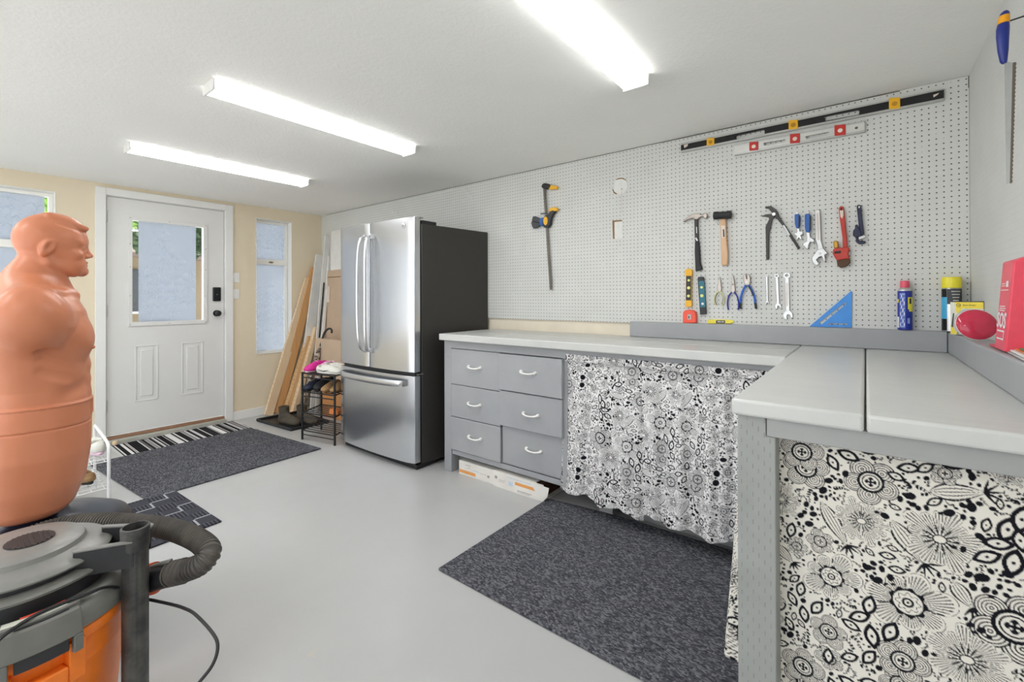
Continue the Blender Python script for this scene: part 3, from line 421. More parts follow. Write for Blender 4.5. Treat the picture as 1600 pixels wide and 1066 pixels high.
# door casing
b = MB().mat('trim_white')
b.box((XW+.0005, .812, 0), (XW+.02, .880, 2.155)); b.box((XW+.0005, 1.776, 0), (XW+.02, 1.843, 2.155)); b.box((XW+.0005, .8801, 2.095), (XW+.02, 1.7759, 2.155))
b.box((XO, .8755, 0), (XW, .884, 2.0945)); b.box((XO, 1.773, 0), (XW, 1.7815, 2.0945)); b.box((XO, .884, 2.092), (XW, 1.773, 2.0995))
struct(b.build('trim_2', bevel=.003))
b = MB(); b.mat('threshold').box((XO, .885, 0), (XW+.05, 1.772, .035)); b.mat('threshold_wood').box((XW-.05, .885, .0351), (XW-.001, 1.772, .056))
struct(b.build('trim_3', bevel=.004))
# door leaf
D0, D1, DZ0, DZ1 = .890, 1.768, .066, 2.086; XD = XW-.012
GY0, GY1, GZ0, GZ1 = 1.056, 1.592, 1.020, 1.908
b = MB().mat('door_white')
for y0, y1, z0, z1 in ((D0, GY0, DZ0, DZ1), (GY1, D1, DZ0, DZ1), (GY0, GY1, DZ0, GZ0), (GY0, GY1, GZ1, DZ1)): b.box((XD-.044, y0, z0), (XD, y1, z1))
door = struct(b.build('door_1', mat='door_white'))
for y0, y1 in ((1.074, 1.241), (1.415, 1.590)):
    b = MB().mat('door_white'); z0, z1 = .322, .815; w = .012
    for a in ((y0, y1, z1-w, z1), (y0, y1, z0, z0+w), (y0, y0+w, z0+w, z1-w), (y1-w, y1, z0+w, z1-w)): b.box((XD, a[0], a[2]), (XD+.005, a[1], a[3]))
    b.box((XD, y0+.04, z0+.045), (XD+.006, y1-.04, z1-.045)); b.build('door_panel', door, bevel=.004)
b = MB().mat('door_white')
for a in ((1.028, 1.622, GZ1, 1.938), (1.028, 1.622, .985, GZ0), (1.028, GY0, GZ0, GZ1), (GY1, 1.622, GZ0, GZ1)): b.box((XD, a[0], a[2]), (XD+.012, a[1], a[3]))
for yy in (1.04, 1.32, 1.61):
    for zz in (1.0, 1.925): b.mat('brass_dull').cyl((XD+.012, yy, zz), (XD+.0135, yy, zz), .004, 8)
for zz in (1.25, 1.5, 1.7): b.cyl((XD+.012, 1.04, zz), (XD+.0135, 1.04, zz), .004, 8); b.cyl((XD+.012, 1.608, zz), (XD+.0135, 1.608, zz), .004, 8)
b.build('glass_frame', door, bevel=.003)
MB().mat('glass').box((XD-.026, GY0, GZ0), (XD-.020, GY1, GZ1)).build('pane', door)
rnd = random.Random(7)
def ribbon(b, pts, w, x):
    """flat printed stroke in the yz plane at x (tapered), pts (y,z)"""
    P = spline([(0, p[0], p[1]) for p in pts], 5); n = len(P); L = []; R = []
    for i, p in enumerate(P):
        t = (P[min(i+1, n-1)]-P[max(i-1, 0)]); t.normalize(); nn = Vector((0, -t.z, t.y)); ww = w*(.35+.65*math.sin(math.pi*min(1, max(0, i/(n-1)))))
        L.append((x, p.y+nn.y*ww, p.z+nn.z*ww)); R.append((x, p.y-nn.y*ww, p.z-nn.z*ww))
    b.add(L+R, [(i, i+1, n+i+1, n+i) for i in range(n-1)])
def bamboo(b, y0, y1, z0, z1, x, dens=1.0):
    rnd = random.Random(int(y0*100)+5); W_ = y1-y0; n = max(2, int(W_/.10*dens)); x0 = x
    k = 0
    def cl(p): return (min(max(p[0], y0+.002), y1-.002), min(max(p[1], z0+.002), z1-.002))
    for i in range(n):
        ys = y0+W_*(i+.5)/n+rnd.uniform(-.01, .01); dy = rnd.uniform(-.05, .05); zt = z0+(z1-z0)*rnd.choice((.5, .62, .75, 1.0, 1.0)); zb = z0 if i % 2 == 0 else z0+rnd.uniform(0, .3)*(z1-z0)
        k += 1; ribbon(b, [cl((ys-dy, zb)), cl((ys, (zb+zt)/2)), cl((ys+dy*.6, zt))], .0028, x0+k*2e-5)
        z = zb+.04
        while z < min(zt+.02, z1-.05):
            yy = ys+dy*((z-zb)/max(.1, zt-zb)-.5)
            for s_ in (-1, 1):
                for q in range(rnd.choice((1, 2))):
                    L = rnd.uniform(.04, .085); a = rnd.uniform(.1, 1.1); k += 1
                    ribbon(b, [cl((yy, z)), cl((yy+s_*L*.5*math.cos(a), z+L*.55*math.sin(a)+.012)), cl((yy+s_*L*math.cos(a*.6), z+L*.5*math.sin(a)-.018))], .0036, x0+k*2e-5)
            z += rnd.uniform(.045, .08)
b = MB(); b.mat('film').box((XD-.0196, 1.104, GZ0+.001), (XD-.0190, 1.537, GZ1-.001)); b.mat('film_line'); bamboo(b, 1.104, 1.537, GZ0+.005, GZ1-.005, XD-.0188, 1.1)
b.build('privacy_film', door)
# hardware
b = MB().mat('lock_black'); b.box((XD, 1.668, 1.198), (XD+.022, 1.738, 1.335)); b.build('deadbolt_keypad', door, bevel=.008, seg=3)
b = MB().mat('labelgrey'); b.box((XD+.0222, 1.696, 1.262), (XD+.0226, 1.710, 1.265)); b.build('keypad_mark', door)
b = MB().mat('lock_black'); b.cyl((XD, 1.704, 1.08), (XD+.008, 1.704, 1.08), .031); b.cyl((XD+.008, 1.704, 1.08), (XD+.03, 1.704, 1.08), .012)
prof = [(.012, 0), (.022, .006), (.028, .016), (.028, .024), (.020, .034), (.0, .038)]
T = frameM((XD+.026, 1.704, 1.08), (0, 1, 0), (0, 0, 1)); m2 = MB(); m2.lathe(prof, n=28); b.add([T @ Vector(v) for v in m2.v], m2.f)
b.build('door_knob', door, smooth=True)
for zz in (1.92, 1.12, .32):
    b = MB().mat('labelgrey'); b.box((XD, .883, zz-.05), (XD+.004, .896, zz+.05)); b.cyl((XD+.005, .8865, zz-.052), (XD+.005, .8865, zz+.052), .005, 12); b.build('hinge', door)
# switches
for i, (zc, h) in enumerate(((1.434, .10), (1.268, .10))):
    t = thing('light_switch', ('upper' if i == 0 else 'lower')+' white square switch plate on the beige wall right of the door', 'light switch', (XW, 1.876, zc))
    MB().mat('plate_white').box((XW+.0005, 1.846, zc-.05), (XW+.006, 1.905, zc+.05)).build('switch_plate', t, bevel=.002)
    MB().mat('trim_white').box((XW+.006, 1.862, zc-.03), (XW+.009, 1.889, zc+.03)).build('rocker', t, bevel=.0015)
# windows
def window(name, y0, y1, zr, dens, film=True):
    XG = XW-.085; fwd = .02
    b = MB().mat('frame_white')
    # painted reveal lining
    b.box((XG, y1-.004, WZ0+.004), (XW+.002, y1-.0002, WZ1-.0002)); b.box((XG, y0+.0002, WZ0+.004), (XW+.002, y0+.004, WZ1-.0002)); b.box((XG, y0+.004, WZ1-.004), (XW+.002, y1-.004, WZ1-.0002)); b.box((XG, y0+.0002, WZ0+.0002), (XW+.008, y1-.0002, WZ0+.004))
    # sash
    for a in ((y0+.004, y0+.03, WZ0+.004, WZ1-.004), (y1-.03, y1-.004, WZ0+.004, WZ1-.004), (y0+.03, y1-.03, WZ0+.004, WZ0+.02), (y0+.03, y1-.03, WZ1-.034, WZ1-.004), (y0+.03, y1-.03, zr-.03, zr+.03)):
        b.box((XG-.05, a[0], a[2]), (XG, a[1], a[3]))
    w = struct(b.build(name, mat='frame_white', bevel=.002))
    for z0, z1 in ((WZ0+.02, zr-.03), (zr+.03, WZ1-.034)):
        MB().mat('glass').box((XG-.034, y0+.03, z0), (XG-.030, y1-.03, z1)).build('pane', w)
        if not film: continue
        b = MB(); b.mat('film').box((XG-.0298, y0+.031, z0), (XG-.0292, y1-.031 if name == 'window_1' else y1-.05, z1)); b.mat('film_line'); bamboo(b, y0+.031, y1-.033, z0+.003, z1-.003, XG-.029, dens)
        b.build('privacy_film', w)
    b = MB().mat('brass_dull'); b.box((XG, (y0+y1)/2-.02, zr-.008), (XG+.012, (y0+y1)/2+.02, zr+.004)); b.cyl((XG+.012, (y0+y1)/2-.01, zr), (XG+.024, (y0+y1)/2-.01, zr+.004), .005, 10); b.build('window_latch', w)
window('window_1', WY0, WY1, 1.618, 1.4); window('window_2', LY0, LY1, 1.645, .8); window('added_window', TY0, TY1, 1.645, .8, False)  # the last, clear one is unseen, added for daylight on the ceiling
# wooden wedge at the door
tag(MB().mat('pine').lathe([(.0, 0), (.016, 0), (.020, .012), (.016, .03), (0, .034)], (XW+.085, .925, .012), 16).build('door_stop', smooth=True), 'small round wooden door stop on the striped rug edge', 'door stop')
# ---------------------------------------------------------------- strip lights
def strip(x0, x1, y0, y1, label):
    t = thing('strip_light', label, 'ceiling light', ((x0+x1)/2, (y0+y1)/2, CZ), 'fluorescent strip lights on the ceiling')
    xc = (x0+x1)/2; w = x1-x0
    b = MB().mat('fixture_white'); b.box((x0+.004, y0, CZ-.012), (x1-.004, y1, CZ-.0005)); b.build('housing', t, bevel=.003)
    n = 10; pts = [(x0, CZ-.0125), (x0, CZ-.034)]
    for k in range(1, n):
        a = math.pi*k/n; pts.append((xc-math.cos(a)*w/2, CZ-.034-math.sin(a)*.013))
    pts += [(x1, CZ-.034), (x1, CZ-.0125)]
    b = MB(); b.mat('tube').mats.append('tube_side'); m_ = len(pts); vs = [(u, y0+.008, v) for u, v in pts]+[(u, y1-.008, v) for u, v in pts]
    b.add(vs, [(i, i+1, m_+i+1, m_+i) for i in range(1, m_-2)]); b.cur = 1; b.add(vs, [(0, 1, m_+1, m_), (m_-2, m_-1, 2*m_-1, 2*m_-2)]); b.build('diffuser', t, smooth=True)
    for ya, yb in ((y0-.002, y0+.008), (y1-.008, y1+.002)): MB().mat('fixture_white').box((x0-.001, ya, CZ-.049), (x1+.001, yb, CZ-.0005)).build('end_cap', t, bevel=.003)
strip(-3.68, -3.555, .735, 1.87, 'white strip light nearest the door, farthest from the bench')
strip(-2.365, -2.243, .750, 1.88, 'middle white strip light on the ceiling in front of the fridge')
strip(-.85, -.734, .77, 1.90, 'white strip light above the floral curtain bench, cut by the top edge')
strip(-3.68, -3.555, -1.6, -.47, 'added unseen strip light brightening the door side of the room behind the camera')  # this and the next two: unseen lamps added to brighten the room
strip(-2.365, -2.243, -1.6, -.47, 'added unseen strip light brightening the middle of the room behind the camera')
strip(-.85, -.734, -1.6, -.47, 'added unseen strip light brightening the bench side of the room behind the camera')
# ---------------------------------------------------------------- rugs
def rug(name, pts, h, mat, label, bev=.003):
    b = MB().mat(mat); b.prism(pts, lambda u, v, k: (u, v, .0008+k), h); return tag(b.build(name, bevel=bev), label, 'rug')
rug('striped_rug', [(-4.93, .88), (-4.40, .90), (-4.455, 1.86), (-4.985, 1.83)], .003, 'stripes', 'black and white striped rug along the door threshold')
b = MB().mat('rug_grey'); b.prism([(-4.50, .70), (-3.44, .79), (-3.475, 1.93), (-4.56, 1.83)], lambda u, v, k: (u, v, .0045+k), .007); tag(b.build('floor_rug', bevel=.004), 'dark grey textured rug in front of the door overlapping the striped one', 'rug')
rug('relief_mat', [(-3.43, .35), (-2.74, .42), (-2.775, .968), (-3.464, .94)], .008, 'meander', 'black mat with grey stepped line relief beside the grey door rug')
b = MB().mat('rug_grey'); b.prism([(-1.515, 1.392), (-.30, 1.385), (-.30, 2.36), (-1.1, 2.34), (-1.518, 2.285)], lambda u, v, k: (u, v, .0008+k), .011); tag(b.build('floor_rug', bevel=.005, seg=3), 'large dark grey textured rug in front of the workbench', 'rug')
# ---------------------------------------------------------------- workbench (L-shaped)
BZ = .972
bench = thing('workbench', 'grey painted L-shaped wooden workbench with floral curtains and six drawers', 'workbench', (-1.0, 2.3, 0))
b = MB().mat('bench_top')
for y0, y1, x0, dz in ((2.19, 2.455, -2.372, 0), (2.4575, 2.64, -2.37, .001), (2.6425, YW+.010, -2.368, 0)): b.box((x0, y0, BZ-.046), (-.2645, y1, BZ+dz))
b.build('worktop', bench, bevel=.006, seg=3)
b = MB().mat('bench_top')
for x0, x1 in ((-.262, -.004), (0.0, XR-.001)): b.box((x0, 1.205, BZ-.038), (x1, YW+.010, BZ+.0005))
b.build('worktop', bench, bevel=.007, seg=3)
b = MB().mat('bench_face'); b.box((-2.36, 2.232, .872), (-.25, 2.262, .9255)); b.box((-2.36, 2.262, .872), (-2.33, 2.78, .9255)); b.build('apron', bench, bevel=.002)
b = MB().mat('bench_grey'); b.box((-.188, 1.226, .888), (XR-.002, 1.256, .9335)); b.box((-.250, 1.33, .888), (-.222, 2.23, .9335)); b.build('apron', bench, bevel=.002)
for x0, x1, y0, y1, h in ((-2.366, -2.296, 2.237, 2.325, .9255), (-2.366, -2.296, 2.70, 2.785, .9255)):
    MB().mat('bench_face').box((x0, y0, .0005), (x1, y1, h)).build('leg', bench, bevel=.003)
b = MB().mat('post'); b.prism([(-.254, .0005), (-.170, .0005), (-.170, .887), (-.190, .887), (-.190, .9335), (-.253, .9335)], lambda u, v, k: (u, 1.230+k, v), .09); b.build('leg', bench, bevel=.003)
# drawer carcass
b = MB().mat('bench_face'); b.box((-2.30, 2.262, .126), (-1.36, 2.70, .162)); b.box((-2.296, 2.245, .126), (-1.385, 2.262, .158)); b.box((-1.385, 2.240, .126), (-1.352, 2.70, .872)); b.box((-1.846, 2.27, .162), (-1.836, 2.70, .87)); b.box((-2.296, 2.255, .162), (-2.290, 2.70, .87)); b.build('carcass', bench, bevel=.002)
b = MB().mat('bench_face'); b.box((-2.29, 2.266, .162), (-1.386, 2.27, .87)); b.build('carcass_back', bench)
def drawer(x0, x1, z0, z1, out, hx, hz):
    d = MB().mat('bench_face').box((x0, 2.238-out, z0), (x1, 2.262, z1)).build('drawer', bench, bevel=.003)
    b = MB().mat('plate_white'); y = 2.238-out; w = .055
    path = [(hx-w, y-.004, hz+.005), (hx-w*.85, y-.016, hz+.003), (hx-w*.45, y-.023, hz-.001), (hx, y-.025, hz-.002), (hx+w*.45, y-.023, hz-.001), (hx+w*.85, y-.016, hz+.003), (hx+w, y-.004, hz+.005)]
    P = spline(path, 4); n = len(P); b.tube(P, [.0045+.0025*abs(i/(n-1)-.5)*2 for i in range(n)], 8)
    for s in (-1, 1): b.tube([(hx+s*w*.97, y, hz+.005), (hx+s*w*.97, y-.004, hz+.005), (hx+s*w*.93, y-.013, hz+.004)], [.0115, .0115, .0075], 10)
    b.build('drawer_handle', d, smooth=True)
drawer(-2.294, -1.846, .622, .868, .004, -2.068, .752); drawer(-2.294, -1.846, .396, .618, .004, -2.072, .504); drawer(-2.294, -1.846, .164, .392, .006, -2.066, .280)
drawer(-1.842, -1.372, .640, .867, .026, -1.608, .766); drawer(-1.842, -1.376, .412, .634, .018, -1.596, .512); drawer(-1.838, -1.372, .166, .406, -.006, -1.592, .292)
# shelf under the bench behind the curtain
b = MB().mat('bench_grey'); b.box((-1.17, 2.40, .095), (-.20, 2.74, .115)); b.box((-1.17, 2.385, .066), (-.20, 2.40, .118)); b.box((-1.17, 2.378, .100), (-.20, 2.385, .118)); b.box((-1.0, 2.392, .0005), (-.20, 2.405, .064)); b.build('lower_shelf', bench, bevel=.002)
MB().mat('bench_grey').box((-1.20, 2.33, .0005), (-1.115, 2.40, .872)).build('leg', bench, bevel=.003)
b = MB().mat('bench_face'); b.box((-1.192, YW-.045, BZ+.0015), (.282, YW-.006, 1.068)); b.build('back_ledge', bench, bevel=.003)
b = MB().mat('bench_face'); b.box((.284, 1.205, BZ+.0015), (XR-.001, YW-.006, 1.066)); b.build('side_ledge', bench, bevel=.004)
# ---------------------------------------------------------------- floral print
PR = 1/.0008     # raster cells per metre
TWm, THm = .56, .52
def fabric_raster():
    NX, NZ = int(TWm*PR), int(THm*PR); ink = np.zeros((NZ, NX), np.float32); used = np.zeros((NZ, NX), bool)
    px = 1/PR
    def patch(cx, cz, R, fn):
        """fn(dx,dz,dist,theta)-> (cover mask, ink mask) in metres, drawn with wrap-around"""
        k = int(R/px)+2; i0 = int(cx/px); j0 = int(cz/px); I = np.arange(i0-k, i0+k+1); J = np.arange(j0-k, j0+k+1)
        dx = (I*px-cx)[None, :]; dz = (J*px-cz)[:, None]; dx = dx+0*dz; dz = dz+0*dx
        cov, ik = fn(dx, dz, np.hypot(dx, dz), np.arctan2(dz, dx)); ii = (I % NX)[None, :]+0*J[:, None]; jj = (J % NZ)[:, None]+0*I[None, :]
        cur = ink[jj, ii]; cur = np.where(cov, 0, cur); ink[jj, ii] = np.maximum(cur, ik.astype(np.float32)); used[jj, ii] |= cov | ik
    def clover(d, th, r, ph=0): return (d < r*(.62+.38*np.abs(np.cos(2*(th+ph)))))
    def ringf(cx, cz, R, seed):
        rn = random.Random(seed); ph = rn.uniform(0, 6.28); n = 5
        def fn(dx, dz, d, th):
            cov = np.zeros_like(d, bool); ik = np.zeros_like(d, bool)
            for q in range(n):
                a = ph+q*2*math.pi/n; rr = R*rn.uniform(.36, .46); lx, lz = math.cos(a)*R*.56, math.sin(a)*R*.56; e = np.hypot(dx-lx, dz-lz)
                m = e < rr; cov |= m; ring = np.abs(((e/rr*4.6) % 1)-.5) < .19; ik = np.where(m, ring | (e > rr*.9), ik)
            core = d < R*.46; cov |= core; ik = np.where(core, False, ik)
            ik |= core & ((d > R*.36) | ((d > R*.26) & (d < R*.305)) | clover(d, th, R*.20) & ~((np.hypot(np.abs(dx)-R*.065, np.abs(dz)-R*.065)) < R*.035))
            ik |= (d > R*.36) & (d < R*.46)
            return cov, ik
        patch(cx, cz, R*1.05, fn)
    def daisy(cx, cz, R, seed):
        rn = random.Random(seed); n = rn.choice((14, 16)); ph = rn.uniform(0, 1)
        def fn(dx, dz, d, th):
            t = (th+ph)*n/(2*math.pi); f = t % 1; idx = np.floor(t); lr = R*(.86+.14*np.sin(idx*2.4)); edge = lr*(1-.22*(2*np.abs(f-.5))**3.0)
            cov = d < edge; line = (np.abs(f-.5) > .46-0.0*d) | ((np.abs((f*4) % 1-.5) > .34) & (d > R*.2) & (d < edge*.93)); ik = cov & (line | (d > edge-.0011))
            ik |= (d > R*.13) & (d < R*.42) & (np.abs(f-.5) > .40-(.42*R-d)/R*.5)
            c = np.hypot(dx/1.35, dz) < R*.13; ik = np.where(c, np.hypot(dx/1.35, dz) > R*.10, ik); return cov, ik
        patch(cx, cz, R*1.05, fn)
    def petal(cx, cz, R, seed):
        rn = random.Random(seed); n = 7; ph = rn.uniform(0, 1)
        def fn(dx, dz, d, th):
            t = (th+ph)*n/(2*math.pi); f = (t % 1)-.5; idx = np.floor(t); lr = R*(.84+.16*np.sin(idx*1.7+seed)); edge = lr*np.sqrt(np.clip(1-(2*f)**2*.55, 0, 1))
            cov = d < edge; ik = cov & ((d > edge-.0013) | (np.abs(f) > .475) | ((np.abs((f*9) % 1-.5) > .33) & (d < edge*.9)))
            sc = R*(.36+.03*np.cos(9*th)); core = d < sc; ik = np.where(core, False, ik); ik |= core & (d > R*.29)
            s2 = R*(.22+.035*np.cos(8*th)); ik |= (d < s2) & (d > s2-.0018); ik |= (d < R*.12) & (d > R*.07); ik |= (d < R*.03); return cov, ik
        patch(cx, cz, R*1.05, fn)
    def eye(cx, cz, L, ang, w=.52):
        ca, sa = math.cos(ang), math.sin(ang)
        def fn(dx, dz, d, th):
            u = (dx*ca+dz*sa)/L; v = (-dx*sa+dz*ca)/L; h = w*(1-u*u); g = np.where(h > 0, np.abs(v)/np.maximum(h, 1e-3), 9); cov = (g < 1) & (np.abs(u) < 1)
            u2 = u/.62; h2 = w*.56*(1-u2*u2); g2 = np.where(h2 > 0, np.abs(v)/np.maximum(h2, 1e-3), 9); inner = (g2 < 1) & (np.abs(u2) < 1)
            return cov, cov & ~inner | (np.hypot(u, v*1.2) < .12)
        patch(cx, cz, L*1.05, fn)
    def feather(x0, z0, x1, z1, w):
        cx, cz = (x0+x1)/2, (z0+z1)/2; L = math.hypot(x1-x0, z1-z0)/2*1.1; ca, sa = (x1-x0)/2/L*1.1, (z1-z0)/2/L*1.1
        def fn(dx, dz, d, th):
            u = (dx*ca+dz*sa)/L; v = (-dx*sa+dz*ca); h = w*(1-u*u)*(1-.35*u); g = np.where(h > 0, v/np.maximum(h, 1e-4), 9); cov = (np.abs(g) < 1) & (np.abs(u) < 1)
            return cov, cov & ((np.abs(g) > .86) | (np.abs((g*2.5+.5) % 1-.5) < .13))
        patch(cx, cz, L*1.02, fn)
        for q in range(5):
            a = math.atan2(z1-z0, x1-x0)+(q-2)*.55; stroke(x1, z1, x1+math.cos(a)*w*1.6, z1+math.sin(a)*w*1.6, .0022)
    def blob(cx, cz, r, ang=0, asp=.75):
        ca, sa = math.cos(ang), math.sin(ang)
        def fn(dx, dz, d, th): m = np.hypot(dx*ca+dz*sa, (-dx*sa+dz*ca)/asp) < r; return m, m
        patch(cx, cz, r*1.1, fn)
    def stroke(x0, z0, x1, z1, w, bend=0.0):
        L = math.hypot(x1-x0, z1-z0); cx, cz = (x0+x1)/2, (z0+z1)/2; ca, sa = (x1-x0)/L, (z1-z0)/L
        def fn(dx, dz, d, th):
            u = (dx*ca+dz*sa)/(L/2); v = -dx*sa+dz*ca-bend*L*(1-u*u); m = (np.abs(u) < 1) & (np.abs(v) < w*np.sqrt(np.clip(1-u*u, 0, 1))*(1-.4*u)); return m & False, m
        patch(cx, cz, L/2+w+abs(bend)*L, fn)
    k = .0006
    O = (-.20, .44)
    for q in MOTIFS:
        if q[0] == 'L': feather((q[1]/1000-O[0]) % TWm, (q[2]/1000-O[1]) % THm, (q[1]/1000-O[0]) % TWm+(q[3]-q[1])/1000, (q[2]/1000-O[1]) % THm+(q[4]-q[2])/1000, q[5]*k)
    for i, q in enumerate(MOTIFS):
        x, z = q[1]/1000-O[0], q[2]/1000-O[1]
        if q[0] == 'R': ringf(x, z, q[3]*k, i)
        elif q[0] == 'D': daisy(x, z, q[3]*k, i)
        elif q[0] == 'P': petal(x, z, q[3]*k, i)
    for i, q in enumerate(MOTIFS):
        x, z = q[1]/1000-O[0], q[2]/1000-O[1]
        if q[0] == 'E': eye(x, z, q[3]*k, math.radians(-q[4]))
        elif q[0] == 'B':
            rn = random.Random(i); blob(x, z, rn.uniform(10, 17)*k, rn.uniform(0, 3)); a = rn.uniform(0, 6.28)
            blob(x+math.cos(a)*.014, z+math.sin(a)*.014, rn.uniform(5, 9)*k)
    rn = random.Random(3)
    for t in range(7000):
        x, z = rn.uniform(0, TWm), rn.uniform(0, THm)
        r = rn.choice((.030, .024, .019, .015)) if t < 1500 else (rn.choice((.015, .011, .008)) if t < 4000 else rn.choice((.007, .005, .004, .003)))
        kk = int(r/px); I = (np.arange(-kk, kk+1)+int(x/px)) % NX; J = (np.arange(-kk, kk+1)+int(z/px)) % NZ
        if used[np.ix_(J, I)].mean() > .13: continue
        c = rn.random()
        if r >= .024: (ringf if c < .55 else daisy)(x, z, r, t)
        elif r >= .011 and c < .38: eye(x, z, r*1.1, rn.uniform(0, 3.1))
        elif r >= .008 and c < .9:      # sprig: a curved stem with dark leaves getting smaller
            a = rn.uniform(0, 6.28); cu = rn.choice((-1, 1))*rn.uniform(.25, .6); X_, Z_ = x-math.cos(a)*r, z-math.sin(a)*r
            for s in range(6):
                w = r*(.30-.035*s); nx_, nz_ = X_+math.cos(a)*r*.38, Z_+math.sin(a)*r*.38; stroke(X_, Z_, nx_, nz_, .0009)
                q = a+rn.choice((1, -1))*1.0; blob(X_+math.cos(q)*w*1.1, Z_+math.sin(q)*w*1.1, w, q, .55); X_, Z_ = nx_, nz_; a += cu*.5
        else: blob(x, z, r*.8, rn.uniform(0, 3), rn.uniform(.6, .95))
    return ink
FAB = fabric_raster()
def fabric_col(S_, Z_, mirror=False, off=(0, 0), paper=(.80, .76, .68)):
    NZ, NX = FAB.shape
    s = (TWm-S_ if mirror else S_)+off[0]; fi = (s*PR) % NX; fj = ((Z_+off[1])*PR) % NZ
    i0 = np.floor(fi).astype(int) % NX; j0 = np.floor(fj).astype(int) % NZ; tx = fi-np.floor(fi); tz = fj-np.floor(fj); i1 = (i0+1) % NX; j1 = (j0+1) % NZ
    a = FAB[j0, i0]*(1-tx)*(1-tz)+FAB[j0, i1]*tx*(1-tz)+FAB[j1, i0]*(1-tx)*tz+FAB[j1, i1]*tx*tz
    paper = np.array(paper); inkc = np.array([.008, .008, .012])
    return paper[None]*(1-a[:, None])+inkc[None]*a[:, None]
def curtain(name, parent, w, ztop, zbot, place, fold, step, mirror=False, off=(0, 0), paper=(.80, .76, .68), hem=None):
    """cloth sheet: s runs along the rod, place(s,z,depth)->world; fold(s,h) depth, h=0 top 1 bottom"""
    nu = int(w/step); nv = int((ztop-zbot)/step); s = np.linspace(0, w, nu+1); h = np.linspace(0, 1, nv+1); SS, HH = np.meshgrid(s, h)
    zb = zbot+(hem(SS) if hem is not None else 0*SS); ZZ = ztop-(ztop-zb)*HH; DD = fold(SS, HH)
    # printed pattern follows the cloth length across the folds
    dl = np.hypot(np.diff(SS, axis=1), np.diff(DD, axis=1)*.8); arc = np.concatenate([np.zeros((nv+1, 1)), np.cumsum(dl, 1)], 1)
    V = np.stack(place(SS, ZZ, DD), -1).reshape(-1, 3); idx = np.arange((nu+1)*(nv+1)).reshape(nv+1, nu+1)
    F = np.stack([idx[:-1, :-1], idx[1:, :-1], idx[1:, 1:], idx[:-1, 1:]], -1).reshape(-1, 4)
    o = np_mesh(name, V, F, 'fabric', parent); col = fabric_col(arc.ravel()*1.0, ZZ.ravel(), mirror, off, paper)
    a = o.data.color_attributes.new('print', 'FLOAT_COLOR', 'POINT'); a.data.foreach_set('color', np.concatenate([col, np.ones((len(col), 1))], 1).astype(np.float32).ravel())
    return o
# near curtain under the right-hand bench
curtain('curtain', bench, .545, .925, .03, lambda s, z, d: (-.192+s, 1.286+d, z),
    lambda s, h: .010*np.sin(s*26)*np.exp(-((s-.03)/.07)**2)*h+.004*np.sin(s*14+1)*h-.030*h*np.exp(-(s/.05)**2)*0+.003*np.sin(s*5), .0017, off=(-.192+.20, -.44))
# far curtains under the back bench, two panels
def foldf(ph):
    return lambda s, h: (.011*np.sin(s*44+ph+.7*np.sin(s*9))+.006*np.sin(s*97+ph*2))*(.35+.65*h)+.010*np.sin(s*13+ph)*h
hem1 = lambda s: -.012*np.sin(s*31)-.03*s/.53+.03
curtain('curtain', bench, .455, .900, .085, lambda s, z, d: (-1.355+s-.045*(1-(z-.085)/.815)*(1-s/.455), 2.226+d+.016*(z < .86)-.020*(.9-z), z), foldf(.3), .0024, mirror=True, off=(.1, .2), hem=hem1, paper=(.84, .83, .82))
curtain('curtain', bench, .655, .900, .070, lambda s, z, d: (-.910+s, 2.224+d+.016*(z < .86)-.020*(.9-z), z), foldf(1.9), .0024, mirror=True, off=(.37, .05), paper=(.84, .83, .82), hem=lambda s: .035+.012*np.sin(s*33)-.03*s)
curtain('curtain', bench, .86, .92, .235, lambda s, z, d: (-.246-np.minimum(s, .05)*(.25+.95*(.92-z)/.65)-d*(s > .05), 1.338+np.maximum(s-.05, 0)*.95, z), lambda s, h: (.008*np.sin((s-.05)*50))*h, .003, off=(.3, .1))
b = MB().mat('hardboard'); b.box((-1.35, 2.245, .888), (-.27, 2.2485, .893)); b.build('curtain_wire', bench)
